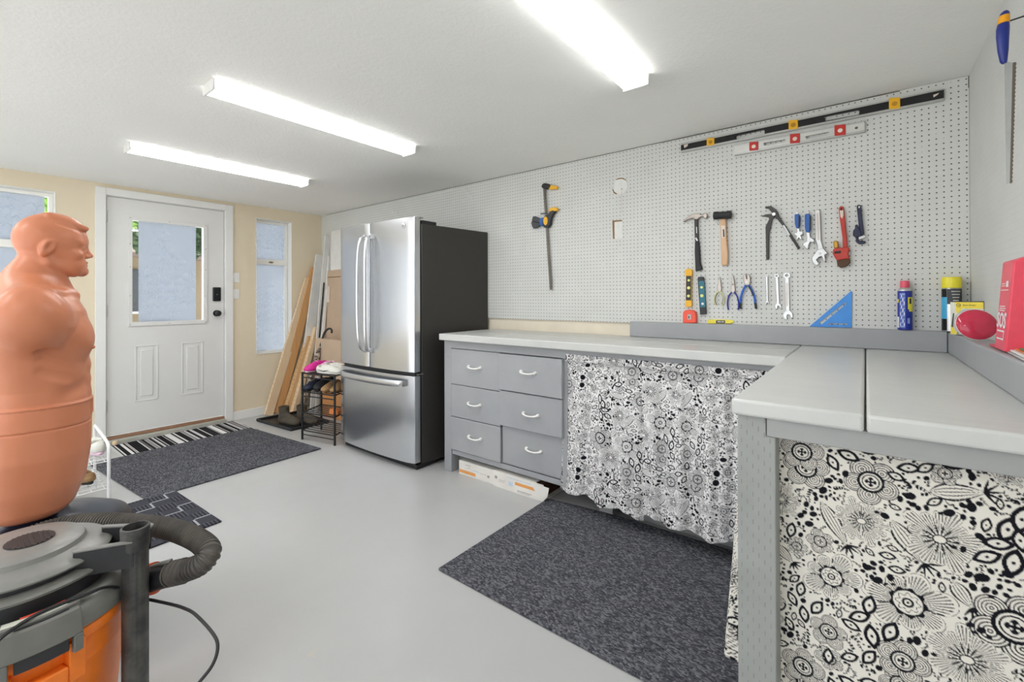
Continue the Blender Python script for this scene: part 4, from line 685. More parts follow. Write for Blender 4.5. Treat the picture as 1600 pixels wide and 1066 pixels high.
# ---------------------------------------------------------------- flooring boxes under the drawers
def longbox(x0, x1, y0, y1, z1, lab, flap):
    t = thing('long_carton', lab, 'box', ((x0+x1)/2, (y0+y1)/2, 0), 'flat white cartons under the drawers')
    b = MB().mat('box_white'); th = .004
    b.box((x0, y0, .001), (x1, y0+th, z1)); b.box((x0, y1-th, .001), (x1, y1, z1)); b.box((x0, y0+th, .001), (x1, y1-th, .005))
    b.box((x0, y0+th, .005), (x0+th, y1-th, z1))
    if not flap: b.box((x1-th, y0+th, .005), (x1, y1-th, z1))
    b.box((x0, y0+th, z1-th), (x1-(.06 if flap else 0), y1-th, z1)); b.build('carton', t, mat='box_white')
    MB().mat('box_brown').box((x0+th, y0+.02, .0055), (x1-.03, y1-.02, z1-.012)).build('contents', t)
    if flap:
        b = MB().mat('box_white'); b.prism([(x1-.10, z1), (x1+.045, z1-.004), (x1+.035, .045), (x1+.005, .012), (x1-.035, .022), (x1-.06, .06)], lambda u, v, k: (u, y0-.004-k-.03*max(0, (u-x1+.03)), v), .003); b.build('torn_flap', t)
    w = x1-x0; y = y0-.0006
    def mark(n, m, a0, a1, c0, c1): MB().mat(m).box((x0+w*a0, y, z1*c0), (x0+w*a1, y0, z1*c1)).build(n, t)
    if not flap: mark('print_band', 'box_orange', .01, .50, .14, .36); mark('print_band', 'box_blue', .42, .60, .5, .56); mark('print_mark', 'box_grey', .84, .90, .36, .52); mark('print_line', 'box_grey', .62, .8, .48, .50); mark('print_line', 'box_grey', .2, .36, .76, .80); mark('print_line', 'box_grey', .26, .33, .60, .64)
    else:
        mark('print_band', 'box_orange', .46, .86, .50, .68); mark('print_mark', 'box_blue', .33, .41, .34, .60); mark('print_mark', 'box_grey', .04, .09, .52, .70); mark('print_line', 'box_grey', .12, .26, .5, .52); mark('print_line', 'box_grey', .12, .24, .4, .42); mark('print_line', 'box_grey', .5, .78, .18, .22); mark('print_line', 'box_grey', .5, .74, .10, .13); mark('print_line', 'box_blue', .3, .8, .80, .84)
longbox(-2.235, -1.925, 2.252, 2.66, .094, 'white carton with an orange band under the drawers, nearer the fridge', False)
longbox(-1.915, -1.52, 2.240, 2.66, .102, 'white carton with a torn open end flap under the drawers, beside the curtain', True)
# ---------------------------------------------------------------- refrigerator
fr = thing('refrigerator', 'stainless steel French door refrigerator with black sides and bottom freezer drawer', 'refrigerator', (-2.97, 2.42, 0))
FL, FRt = -3.445, -2.505
b = MB().mat('case_black'); b.prism([(FL+.02, 2.150), (-2.505, 2.150), (-2.425, YW-.012), (FL+.02, YW-.012)], lambda u, v, k: (u, v, .035+k), 1.722); b.build('case', fr, bevel=.004)
def doorprof(x0, x1):
    pts = [(x0, 2.138)]; n = 14; xm = (FL+FRt)/2; hw = (FRt-FL)/2
    for k in range(n+1):
        x = x0+(x1-x0)*k/n; u = (x-xm)/hw; y = 2.075-.026*(1-u*u)
        e = min(x-x0, x1-x)
        if e < .012: y += (.012-e)**2/.012*.9
        pts.append((x, y))
    pts.append((x1, 2.138)); return pts
def fdoor(name, x0, x1, z0, z1): return MB().mat('stainless').prism(doorprof(x0, x1), lambda u, v, k: (u, v, z0+k), z1-z0).build(name, fr, bevel=.003, smooth=True)
dl = fdoor('door', FL, -3.003, .695, 1.800); dr = fdoor('door', -2.997, FRt, .695, 1.800); dd = fdoor('freezer_drawer', FL, FRt, .052, .668)
MB().mat('blackplastic').box((FL+.03, 2.10, .655), (FRt-.015, 2.1495, .71)).build('gasket_gap', fr)
b = MB().mat('blackplastic'); b.box((FL+.03, 2.11, .004), (FRt-.01, 2.3, .034)); b.box((-2.60, 2.12, .0), (-2.54, 2.2, .035)); b.build('toe_grille', fr)
b = MB().mat('chrome')
for z in (.672, .688): b.cyl((FRt-.03, 2.115, z-.004), (FRt-.03, 2.115, z+.004), .009, 12)
b.box((FRt-.03, 2.11, .674), (FRt+.004, 2.165, .682)); b.build('hinge', fr)
b = MB().mat('blackplastic'); b.box((-2.62, 2.16, 1.7575), (-2.512, 2.30, 1.785)); b.build('hinge_cover', fr, bevel=.003)
b = MB().mat('chrome'); b.box((-2.56, 2.115, 1.8005), (-2.52, 2.18, 1.806)); b.cyl((-2.54, 2.125, 1.8005), (-2.54, 2.125, 1.812), .008, 12); b.build('hinge', fr)
b = MB().mat('blackplastic'); b.box((FL+.03, 2.16, 1.7575), (FL+.12, 2.26, 1.785)); b.build('hinge_cover', fr, bevel=.003)
def vhandle(x, par, s):
    b = MB().mat('handle_steel'); P = [(x, 2.040, 1.705), (x, 2.002, 1.668), (x+s*.006, 1.984, 1.55), (x+s*.010, 1.980, 1.27), (x+s*.006, 1.984, .97), (x, 2.002, .85), (x, 2.040, .812)]
    Q = spline(P, 6); vs = []; fs = []; n = len(Q); 
    for p in Q:
        for dx, dy in ((-.013, 0), (-.011, -.008), (0, -.012), (.011, -.008), (.013, 0), (.010, .008), (0, .010), (-.010, .008)): vs.append((p.x+dx, p.y+dy, p.z))
    for i in range(n-1):
        for k in range(8): fs.append((i*8+k, i*8+(k+1) % 8, (i+1)*8+(k+1) % 8, (i+1)*8+k))
    b.add(vs, fs); b.box((x-.010, 2.03, 1.672), (x+.010, 2.064, 1.712)); b.box((x-.010, 2.03, .806), (x+.010, 2.064, .846)); b.build('handle', par, smooth=True, bevel=.002)
vhandle(-3.036, dl, -1); vhandle(-2.955, dr, 1)
b = MB().mat('handle_steel'); P = spline([(-3.36, 2.062, .618), (-3.33, 2.025, .616), (-3.20, 2.005, .614), (-2.97, 1.998, .613), (-2.75, 2.005, .614), (-2.60, 2.025, .616), (-2.57, 2.062, .618)], 6); vs = []; fs = []
for p in P:
    for dy, dz in ((-.007, -.022), (-.010, -.010), (-.010, .010), (-.007, .022), (.006, .022), (.008, 0), (.006, -.022)): vs.append((p.x, p.y+dy, p.z+dz))
for i in range(len(P)-1):
    for k in range(7): fs.append((i*7+k, i*7+(k+1) % 7, (i+1)*7+(k+1) % 7, (i+1)*7+k))
fs += [list(range(7)), [(len(P)-1)*7+k for k in range(7)]]
b.add(vs, fs); b.build('handle', dd, smooth=True)
T = frameM((-2.60, 2.0655, 1.742), (1, 0, .0), (0, 0, 1)); m2 = MB(); m2.lathe([(.019, 0), (.019, .002), (.016, .003), (.0, .003)], n=24); b = MB().mat('silver'); b.add([T @ Vector(v) for v in m2.v], m2.f); em = b.build('round_emblem', dr, smooth=True)
text('GE', .020, 'darksteel', 'emblem_letters', em, frameM((-2.60, 2.0618, 1.742), (1, 0, 0), (0, 0, 1)), .0003)
# ---------------------------------------------------------------- leaning lumber left of the fridge
def plank(name, label, cat, p0, p1, w, t, mat, group, upv=(1, 0, 0)):
    o = MB().mat(mat).beam(p0, p1, w, t, upv).build(name, bevel=.0015); return tag(o, label, cat, group)
G = 'boards leaning in the corner beside the window'
plank('lumber_board', 'wide pale pine board leaning leftmost in the corner, below the window', 'board', (-4.925, 2.150, .004), (-4.975, 2.615, 1.445), .085, .035, 'pine', G)
plank('lumber_board', 'darker orange plywood board rising behind the wide pale one', 'board', (-4.935, 2.255, .004), (-4.960, 2.680, 1.575), .085, .030, 'plywood', G)
plank('lumber_board', 'short pine stud standing third from the window', 'board', (-4.86, 2.300, .004), (-4.90, 2.575, .80), .045, .07, 'pine_dark', G)
plank('lumber_board', 'short pine stud with white painted top end', 'board', (-4.80, 2.350, .004), (-4.85, 2.640, .90), .05, .06, 'pine', G)
plank('lumber_board', 'wide white painted board leaning in the room corner', 'board', (-4.86, 2.455, .004), (-4.94, 2.735, 1.72), .11, .020, 'board_white', G)
plank('lumber_board', 'tall narrow grey-white strip, tallest of the leaning boards', 'board', (-4.72, 2.52, .004), (-4.84, 2.765, 1.94), .06, .018, 'board_white', G)
plank('lumber_board', 'thin white batten against the tall cardboard sheet', 'board', (-4.66, 2.53, .004), (-4.80, 2.765, 1.70), .030, .016, 'frame_white', G)
tag(MB().mat('blackpaint').beam((-4.755, 2.60, .60), (-4.765, 2.68, 1.40), .010, .012, (1, 0, 0)).build('black_rod'), 'thin black rod leaning beside the white batten', 'rod')
t = thing('cardboard_sheet', 'tall folded brown cardboard sheet with a white paper label behind the fridge edge', 'cardboard', (-4.4, 2.7, 0))
MB().mat('cardboard').beam((-4.32, 2.650, .004), (-4.36, 2.735, 1.545), .85, .012, (0, 1, 0)).build('sheet', t)
MB().mat('labelpale').beam((-4.735, 2.703, 1.18), (-4.740, 2.713, 1.36), .085, .002, (0, 1, 0)).build('paper_label', t)
MB().mat('hardboard').beam((-4.36, 2.7235, 1.455), (-4.36, 2.7245, 1.465), .80, .002, (0, 1, 0)).build('crease', t)
tag(MB().mat('board_white').beam((-4.29, 2.735, 1.20), (-4.30, 2.765, 1.985), .90, .010, (0, 1, 0)).build('white_panel'), 'white sheet panel rising above the cardboard beside the fridge', 'panel')
t = thing('cardboard_box', 'flat brown cardboard box standing behind the shoe rack', 'cardboard', (-4.15, 2.56, 0))
b = MB().mat('cardboard'); b.box((-4.62, 2.50, .40), (-3.70, 2.60, .80)); b.mat('cardboard_orange').box((-4.50, 2.495, .0015), (-3.70, 2.60, .3995)); b.build('carton', t, bevel=.003)
MB().mat('hardboard').box((-4.09, 2.4985, .45), (-4.086, 2.4999, .80)).build('seam', t)
# umbrella
um = thing('umbrella', 'folded patterned umbrella with black crook handle standing in the tray', 'umbrella', (-4.62, 2.36, .02))
P0 = Vector((-4.60, 2.33, .03)); P1 = Vector((-4.52, 2.50, .72)); d = (P1-P0)
b = MB().mat('umbrella'); Q = [P0+d*t_ for t_ in (0, .05, .2, .5, .8, .92, 1.0)]; b.tube(Q, [.006, .012, .022, .032, .034, .026, .014], 10); b.build('canopy', um, smooth=True)
b = MB().mat('rack_black'); e = d.normalized(); s_ = Vector((.78, .62, 0)); H0 = P1; b.tube(spline([H0, H0+e*.06, H0+e*.13, H0+e*.175+s_*.018, H0+e*.19+s_*.045, H0+e*.175+s_*.07, H0+e*.14+s_*.08], 6), .0105, 10); b.build('handle', um, smooth=True)
# ---------------------------------------------------------------- black shoe rack
def wire_rack(name, label, C0, ux, uy, w, dpt, h, shelves, r, mat, nw):
    ux = Vector(ux).normalized(); uy = Vector(uy).normalized(); C0 = Vector(C0)
    t = thing(name, label, 'shoe rack', tuple(C0)); 
    for a, c in ((0, 0), (w, 0), (0, dpt), (w, dpt)):
        p = C0+ux*a+uy*c; MB().mat(mat).cyl(p+Vector((0, 0, .001)), p+Vector((0, 0, h)), r, 12).build('post', t, smooth=True)
    for z in shelves:
        b = MB().mat(mat); Z = Vector((0, 0, z))
        for c in (0, dpt): b.cyl(C0+uy*c+Z, C0+ux*w+uy*c+Z, r*.62, 8)
        for a in (0, w): b.cyl(C0+ux*a+Z, C0+ux*a+uy*dpt+Z, r*.62, 8)
        for k in range(1, nw+1): b.cyl(C0+uy*dpt*k/(nw+1)+Z, C0+ux*w+uy*dpt*k/(nw+1)+Z, r*.42, 8)
        b.cyl(C0+Z+Vector((0, 0, -.035)), C0+ux*w+Z+Vector((0, 0, -.035)), r*.5, 8); b.build('wire_shelf', t, smooth=True)
    return t
RX = Vector((.976, .212, 0)).normalized(); RY = Vector((-.49, .87, 0)).normalized()
RC = Vector((-3.85, 1.965, 0))
wire_rack('shoe_rack', 'black four tier wire shoe rack standing beside the fridge', RC, RX, RY, .385, .29, .585, (.082, .235, .415, .575), .0095, 'rack_black', 5)
def shoe_nets(L, w, h, boot=0, low=False):
    def sdf(X, Y, Z):
        toe = ell(X, Y, Z, (L*.30, 0, h*.24), (L*.22, w*.5, h*.30)); heel = ell(X, Y, Z, (-L*.30, 0, h*.38), (L*.18, w*.42, h*.5)); mid = ell(X, Y, Z, (0, 0, h*.26), (L*.40, w*.42, h*.34))
        d = smin(smin(toe, heel, .03), mid, .03); ins = cap(X, Y, Z, (-L*.15, 0, h*.75), (L*.2, 0, h*.42), w*.26); d = smin(d, ins, .025)
        if boot: d = smin(d, cap(X, Y, Z, (-L*.25, 0, h*.4), (-L*.27, 0, h+boot), w*.42, w*.46), .02)
        d = smax(d, .012-Z, .006)
        top = h+boot if boot else h*.82
        d = smax(d, Z-top, .004); d = smax(d, -cap(X, Y, Z, (-L*.27, 0, top*.5), (-L*.27, 0, top*1.5), w*.33), .004); return d
    return surface_nets(sdf, (-L*.56, -w*.62, -.005), (L*.58, w*.62, h+boot+.02), .0055)
def sole(L, w, t, mat):
    b = MB().mat(mat); pts = []
    for k in range(28):
        a = 2*math.pi*k/28; x = math.cos(a)*L*.5; y = math.sin(a)*w*.5*(1.0 if x > 0 else .84)*(1-.12*abs(math.sin(a*1.5))); pts.append((x, y))
    b.prism(pts, lambda u, v, k: (u, v, k), t); return b
def shoe(label, loc, rz, L, w, h, mat, smat, boot=0, cat='shoe', group=None, laces=None, mark=None, name='shoe', tilt=0):
    t = thing(name, label, cat, loc, group, rz); t.rotation_euler = (tilt, 0, rz)
    V, F = shoe_nets(L, w, h, boot); np_mesh('upper', V, F, mat, t, local=True); sole(L, w, .016, smat).build('sole', t, local=True, bevel=.004)
    if laces:
        b = MB().mat(laces)
        for k in range(4): x = L*(.02+.06*k); z = h*(.66-.085*k)+.012; b.tube([(x, -w*.24, z-.006), (x, 0, z+.006), (x, w*.24, z-.006)], .003, 6)
        b.build('laces', t, local=True)
    if mark:
        for s in (-1, 1):
            b = MB().mat(mark); P = [(-.30, .42), (-.12, .24), (-.04, .22), (.16, .40), (-.06, .30), (-.14, .31)]
            b.prism([(u*L, v*h) for u, v in P], lambda u, v, k: (u, s*(w*.44+k), v), .004); b.build('curved_mark', t, local=True)
    return t
def rp(a, c, z): p = RC+RX*a+RY*c; return (p.x, p.y, z)
ang = math.atan2(RX.y, RX.x); tz = .5825
shoe('bright pink shoe on the left end of the rack top', rp(.075, .12, tz), math.atan2(RY.y, RY.x)+2.9, .24, .09, .105, 'pink', 'pinkwhite', laces='pinkwhite', group='shoes on top of the black rack')
shoe('pink and white shoe behind the bright pink one', rp(.13, .21, tz), math.atan2(RY.y, RY.x)+3.1, .22, .08, .09, 'pinkwhite', 'pink', laces='pink', group='shoes on top of the black rack')
shoe('white sneaker with a black curved mark, front right of the rack top', rp(.27, .065, tz), ang+.05, .27, .095, .085, 'sneaker', 'frame_white', laces='frame_white', mark='blackplastic', group='shoes on top of the black rack')
shoe('white sneaker at the back of the rack top, beside the fridge', rp(.28, .185, tz), ang+.15, .27, .095, .088, 'sneaker', 'frame_white', laces='frame_white', mark='blackplastic', group='shoes on top of the black rack')
sz = .4225
shoe('dark navy shoe at the left of the second tier', rp(.06, .13, sz), math.atan2(RY.y, RY.x)+3.0, .27, .095, .10, 'shoe_navy', 'shoe_black', laces='shoe_black', group='shoes on the second tier')
shoe('black shoe beside the navy one on the second tier', rp(.155, .15, sz), math.atan2(RY.y, RY.x)+3.05, .26, .09, .12, 'shoe_black', 'sole_dark', laces='ink', group='shoes on the second tier')
shoe('tan walking shoe in the middle of the second tier', rp(.245, .14, sz), math.atan2(RY.y, RY.x)+3.15, .27, .085, .095, 'boot_tan', 'boot_tan', laces='boot_brown', group='shoes on the second tier')
shoe('tan walking shoe at the fridge end of the second tier', rp(.335, .15, sz), math.atan2(RY.y, RY.x)+3.2, .27, .085, .095, 'boot_tan', 'sole_dark', laces='boot_brown', group='shoes on the second tier')
tag(MB().mat('orange_thing').prism([(0, 0), (.10, 0), (.10, .03), (.08, .05), (.01, .045)], lambda u, v, k: tuple(Vector(rp(.29, .03, .2425))+RX*(u-.0)+RY*k+Vector((0, 0, v))), .06).build('shoe_brush', bevel=.006, seg=3), 'small orange block on the third tier of the black rack', 'brush')
# boot tray
tr = thing('boot_tray', 'low black plastic boot tray on the floor under the boards', 'tray', (-4.45, 2.17, 0))
b = MB().mat('tray_black'); tp = [(-4.800, 1.985), (-4.19, 2.03), (-4.02, 2.30), (-4.06, 2.38), (-4.78, 2.40)]
TP = [(-4.775, 1.975), (-4.17, 2.020), (-4.15, 2.385), (-4.765, 2.385)]
b.prism(TP, lambda u, v, k: (u, v, .001+k), .006); b.build('base', tr)
b = MB().mat('tray_black'); cl = [Vector((u, v, .017)) for u, v in TP]
for i in range(4): b.beam(cl[i], cl[(i+1) % 4], .012, .024, (0, 0, 1))
b.build('rim', tr, bevel=.004)
shoe('brown lace-up boot on the black tray, left of the pair', (-4.40, 2.115, .0075), .18, .29, .105, .115, 'boot_brown', 'sole_dark', boot=.050, laces='sole_dark', cat='boot', name='boot', group='brown boots on the tray')
shoe('brown lace-up boot on the black tray, right of the pair and nearer the rack', (-4.31, 2.245, .0075), .15, .29, .105, .115, 'boot_brown', 'sole_dark', boot=.050, laces='sole_dark', cat='boot', name='boot', group='brown boots on the tray')
# ---------------------------------------------------------------- low white wire rack behind the dummy
wr = thing('shoe_rack', 'low white wire shoe rack beside the door, partly hidden by the dummy', 'shoe rack', (-3.7, .35, 0))
for y in (.636, -.15):
    b = MB().mat('rack_white'); b.tube(spline([(-3.533, y, .001), (-3.533, y, .18), (-3.533, y, .325), (-3.548, y, .352), (-3.60, y, .37), (-3.88, y, .405), (-3.905, y, .40), (-3.915, y, .36), (-3.915, y, .001)], 5), .0085, 10); b.build('end_frame', wr, smooth=True)
for z0, z1 in ((.10, .13), (.26, .30)):
    b = MB().mat('rack_white')
    for k in range(9): f = k/8; b.cyl((-3.545-.36*f, -.15, z0+(z1-z0)*f), (-3.545-.36*f, .636, z0+(z1-z0)*f), .0028, 8)
    for k in range(14): y = -.12+.057*k; b.cyl((-3.545, y, z0), (-3.905, y, z1), .0022, 6)
    b.build('wire_shelf', wr, smooth=True)
shoe('white sneaker with pink sole on the upper tier of the white rack', (-3.71, .605, .293), math.pi, .26, .09, .10, 'sneaker', 'pinkwhite', laces='frame_white', tilt=0)
shoe('brown loafer on the lower tier of the white rack', (-3.70, .535, .135), math.pi+.25, .26, .09, .08, 'boot_tan', 'shoe_black')
shoe('black shoe on the lower tier of the white rack beside the loafer', (-3.70, .43, .135), math.pi, .26, .09, .08, 'shoe_black', 'shoe_navy')
# ---------------------------------------------------------------- tools hanging on the pegboard
YB = YW-.005
def holed_prism(b, pts, holes, fn, h):
    """polygon with holes extruded (bmesh triangle fill)"""
    bm = bmesh.new(); es = []
    for loop in [pts]+list(holes):
        vs = [bm.verts.new((u, v, 0)) for u, v in loop]; es += [bm.edges.new((vs[i], vs[(i+1) % len(vs)])) for i in range(len(vs))]
    bmesh.ops.triangle_fill(bm, edges=es, use_beauty=True); ext = bmesh.ops.extrude_face_region(bm, geom=list(bm.faces))
    for v in [g for g in ext['geom'] if isinstance(g, bmesh.types.BMVert)]: v.co.z = h
    bm.verts.index_update(); b.add([fn(v.co.x, v.co.y, v.co.z) for v in bm.verts], [[v.index for v in f.verts] for f in bm.faces]); bm.free()
for name, label, cat, group, parts in TOOLS:
    allp = [p for q in parts for p in q[3]]; cx = sum(p[0] for p in allp)/len(allp)/1000; cz = max(p[1] for p in allp)/1000
    root = thing(name, label, cat, (cx, YB, cz), group)
    for q in parts:
        nm, mt, kind, pts, d0, th, bv = q[:7]; y1 = YB-d0/1000; P = [(x/1000, z/1000) for x, z in pts]; b = MB().mat(mt)
        if d0 < 0 and kind == 'p': pass
        y1 = min(y1, YB-.0002) if d0 >= 0 else YB-.001
        yf = YB-(d0+th)/1000
        if kind == 'p': b.prism(P, lambda u, v, k: (u, y1-k, v), y1-yf); b.build(nm, root, bevel=bv/1000, seg=2)
        elif kind == 'f': holed_prism(b, P, [[(x/1000, z/1000) for x, z in h] for h in q[7]], lambda u, v, k: (u, y1-k, v), th/1000); b.build(nm, root)
        elif kind == 'c': b.cyl((P[0][0], y1, P[0][1]), (P[0][0], yf, P[0][1]), bv/1000, 20); b.build(nm, root, smooth=True)
        elif kind == 't': b.tube(spline([(x, y1-th/1000, z) for x, z in P], 5), th/1000, 10); b.build(nm, root, smooth=True)
        elif kind == 'h':
            a, c = [(q_[0], q_[1]-.006) for q_ in P]; y = YB-.032; r = bv/1000*1.0
            e = (Vector((c[0], y, c[1]))-Vector((a[0], y, a[1]))).normalized(); A = Vector((a[0], y, a[1])); C_ = Vector((c[0], y, c[1])); L = (C_-A).length
            b.tube([A, A+e*.003, A+e*L*.2, A+e*L*.24, A+e*L*.76, A+e*L*.8, C_-e*.003, C_], [r*.9, r, r, r*.9, r*.9, r, r, r*.9], 24); b.build(nm, root, smooth=True)
        elif kind == 'r':
            R = abs(P[1][0]-P[0][0])*.9; n = 20
            o_ = [(P[0][0]+R*math.cos(2*math.pi*k/n), P[0][1]+R*math.sin(2*math.pi*k/n)) for k in range(n)]; i_ = [(P[0][0]+R*.55*math.cos(2*math.pi*k/12), P[0][1]+R*.55*math.sin(2*math.pi*k/12)) for k in range(12)]
            holed_prism(b, o_, [i_], lambda u, v, k: (u, y1-k, v), th/1000); b.build(nm, root)
# ---------------------------------------------------------------- hand saw on the right wall
sw = thing('hand_saw', 'narrow hand saw with blue and yellow handle hanging on the right wall', 'saw', (.30, 1.95, 1.9))
XS = .315
def yz(pts, x0, x1, mat, nm, bev=.004): b = MB().mat(mat); b.prism(pts, lambda u, v, k: (x0+k, u, v), x1-x0); b.build(nm, sw, bevel=bev, seg=3)
def oval_tube(prof, cx, y, mat, nm):
    vs = []; fs = []; n = 18
    for hw, z, dx in prof:
        for k in range(n): a = 2*math.pi*k/n; vs.append((cx+dx+hw*math.cos(a), y+.015*hw/.0135*math.sin(a), z))
    for i in range(len(prof)-1):
        for k in range(n): fs.append((i*n+k, i*n+(k+1) % n, (i+1)*n+(k+1) % n, (i+1)*n+k))
    fs += [list(range(n))[::-1], [(len(prof)-1)*n+k for k in range(n)]]
    MB().mat(mat).add(vs, fs).build(nm, sw, smooth=True)
oval_tube([(.0050, 1.868, .002), (.0075, 1.874, .001), (.0110, 1.905, 0), (.0132, 1.945, -.0005), (.0135, 1.965, 0), (.0120, 1.978, .001)], .3035, 1.83, 'sawblue', 'handle')
oval_tube([(.0125, 1.9782, .001), (.0122, 1.990, .002), (.0110, 2.000, .003)], .3035, 1.83, 'sawyellow', 'yellow_band')
oval_tube([(.0108, 2.0002, .003), (.0090, 2.008, .004), (.0045, 2.013, .005)], .3035, 1.83, 'sawblue', 'handle_tip')
b = MB().mat('sawblade'); b.prism([(.3060, 1.875), (.3215, 1.865), (.3145, 1.533), (.3075, 1.531)], lambda u, v, k: (u, 1.8294+k, v), .0012); b.build('blade', sw)
b = MB().mat('sawteeth'); T_ = []; n = 60
for i in range(n+1):
    f = i/n; T_.append((.3275-.009*f+(.0016 if i % 2 else 0), 1.865-.332*f))
b.prism([(.3215, 1.865)]+T_+[(.3145, 1.533)], lambda u, v, k: (u, 1.8294+k, v), .0012); b.build('toothed_edge', sw)
MB().mat('blackplastic').cyl((.312, 1.83, 1.982), (XR, 1.83, 1.987), .0022, 8).build('wall_pin', sw)
# ---------------------------------------------------------------- things on the ledges
LZ = 1.0690
sc = thing('spray_can', 'blue spray can with a red cap and yellow shield standing on the back ledge', 'spray can', (.142, 2.757, LZ))
c = (.142, 2.757, LZ); MB().mat('canblue').lathe([(.024, 0), (.0265, .002), (.0265, .176), (.0255, .179)], c, 32).build('can', sc, smooth=True)
MB().mat('silver').lathe([(.0255, .179), (.025, .184), (.021, .190), (.015, .194), (.015, .199)], c, 32).build('can_shoulder', sc, smooth=True)
MB().mat('canred').lathe([(.0165, .1945), (.0170, .196), (.0165, .224), (.0155, .2255), (0, .2255)], c, 28).build('cap', sc, smooth=True)
def curved(par, nm, mat, c, R, a0, a1, z0, z1, n=10, t=.0007):
    b = MB().mat(mat); vs = []; 
    for k in range(n+1):
        a = math.radians(a0+(a1-a0)*k/n)
        for r, z in ((R, z0), (R+t, z0), (R+t, z1), (R, z1)): vs.append((c[0]+r*math.cos(a), c[1]+r*math.sin(a), c[2]+z))
    fs = [(i*4+q, i*4+(q+1) % 4, i*4+4+(q+1) % 4, i*4+4+q) for i in range(n) for q in range(4)]+[(0, 1, 2, 3), (n*4, n*4+1, n*4+2, n*4+3)]
    return b.add(vs, fs).build(nm, par, smooth=True)
curved(sc, 'info_panel', 'canlightblue', c, .0266, 225, 268, .012, .168)
for k in range(4):
    for j in range(9): curved(sc, 'info_line', 'canblue' if (j+k) % 3 else 'white', c, .0273, 229+k*10, 235+k*10, .020+j*.0162, .031+j*.0162, 2, .0003)
curved(sc, 'yellow_shield', 'canyellow', c, .0266, 290, 350, .095, .150); curved(sc, 'yellow_shield', 'canyellow', c, .0266, 300, 350, .085, .0949); curved(sc, 'shield_mark', 'ink', c, .0275, 302, 318, .120, .145, 4)
curved(sc, 'white_label', 'white', c, .0266, 180, 218, .010, .06); curved(sc, 'yellow_mark', 'canyellow', c, .0266, 186, 214, .125, .142)
curved(sc, 'round_print', 'canlightblue', c, .0266, 286, 305, .030, .055, 4)
sp = thing('spray_can', 'wide spray can with a yellow cap and black and cyan label in the ledge corner', 'spray can', (.297, 2.748, LZ))
c = (.2965, 2.748, LZ); MB().mat('silver').lathe([(.030, 0), (.032, .002), (.032, .186), (.030, .190)], c, 32).build('can', sp, smooth=True)
MB().mat('canyellow').lathe([(.0325, .1905), (.0330, .193), (.0330, .232), (.0318, .2375), (0, .2375)], c, 32).build('cap', sp, smooth=True)
curved(sp, 'black_band', 'blackpaint', c, .0321, 175, 236, .150, .186); curved(sp, 'cyan_band', 'cyan', c, .0321, 175, 236, .055, .1499); curved(sp, 'black_band', 'blackpaint', c, .0321, 175, 236, .004, .0549)
curved(sp, 'dark_label', 'greyplastic', c, .0321, 238, 340, .120, .186, 16)
for k in range(4): curved(sp, 'label_line', 'labelgrey', c, .0329, 262+k*3, 318-k*4, .172-k*.013, .177-k*.013, 6, .0003)
# bulb carton
bx = thing('bulb_carton', 'yellow and white light bulb carton standing behind the red dish on the right ledge', 'box', (.315, 2.53, LZ))
A = Vector((.268, 2.520, LZ)); Bv = Vector((.3575, 2.490, LZ)); X = (Bv-A).normalized(); Nn = Vector((X.y, -X.x, 0)); Nn = Nn if Nn.y < 0 else -Nn; L = (Bv-A).length; hz = .131
def onbox(u, v, k): return A+X*u+Vector((0, 0, v))+Nn*k
b = MB().mat('boxpaper'); b.add([onbox(u, v, k) for k in (-.055, 0) for u, v in ((0, .001), (L, .001), (L, hz), (0, hz))], [(3, 2, 1, 0), (4, 5, 6, 7), (0, 1, 5, 4), (1, 2, 6, 5), (2, 3, 7, 6), (3, 0, 4, 7)]); b.build('carton', bx)
b = MB().mat('boxyellow'); b.prism([(.012, hz-.001), (L-.001, hz-.001), (L-.001, hz-.026), (.034, hz-.026), (.020, hz-.055)], lambda u, v, k: onbox(u, v, k+.0002), .0006); b.prism([(.001, .002), (.022, .002), (.001, .04)], lambda u, v, k: onbox(u, v, k+.0002), .0006); b.build('yellow_panel', bx)
MB().mat('ink').prism([(.0, hz-.0009), (L, hz-.0009), (L, hz+.002), (0, hz+.002)], lambda u, v, k: onbox(u, v, k-.055), .0555).build('top_edge', bx)
b = MB().mat('ink'); cc = (.024, hz-.013); ring = [(cc[0]+.0065*math.cos(2*math.pi*k/20), cc[1]+.008*math.sin(2*math.pi*k/20)) for k in range(20)]; inn = [(cc[0]+.0052*math.cos(2*math.pi*k/20), cc[1]+.0065*math.sin(2*math.pi*k/20)) for k in range(20)]
holed_prism(b, ring, [inn], lambda u, v, k: onbox(u, v, k+.0009), .0004); b.build('round_logo', bx)
MM = frameM(onbox(cc[0], cc[1], .0012), X, (0, 0, 1)); text('GE', .0075, 'ink', 'logo_letters', bx, MM, .0002)
text('Basic Bright', .0078, 'ink', 'carton_text', bx, frameM(onbox(.055, hz-.013, .0012), X, (0, 0, 1)), .0002)
b = MB().mat('labelgrey'); ring = [(.050+.040*math.cos(2*math.pi*k/36), .045+.058*math.sin(2*math.pi*k/36)) for k in range(36)]; ring = [(min(L-.002, u), v) for u, v in ring]; ring = [(max(.002, u), max(.002, v)) for u, v in ring]
b.prism(ring, lambda u, v, k: onbox(u, v, k+.0009), .0003); b.build('printed_bulb', bx)
b = MB().mat('greyplastic'); b.prism([(.004, .05), (.008, .085), (.011, .085), (.009, .05), (.008, .03), (.003, .03)], lambda u, v, k: onbox(u, v, k+.0013), .0003); b.build('printed_tongs', bx)
MB().mat('ink').prism([(.018, .004), (.026, .004), (.024, .010), (.020, .010)], lambda u, v, k: onbox(u, v, k+.0009), .0003).build('printed_mark', bx)
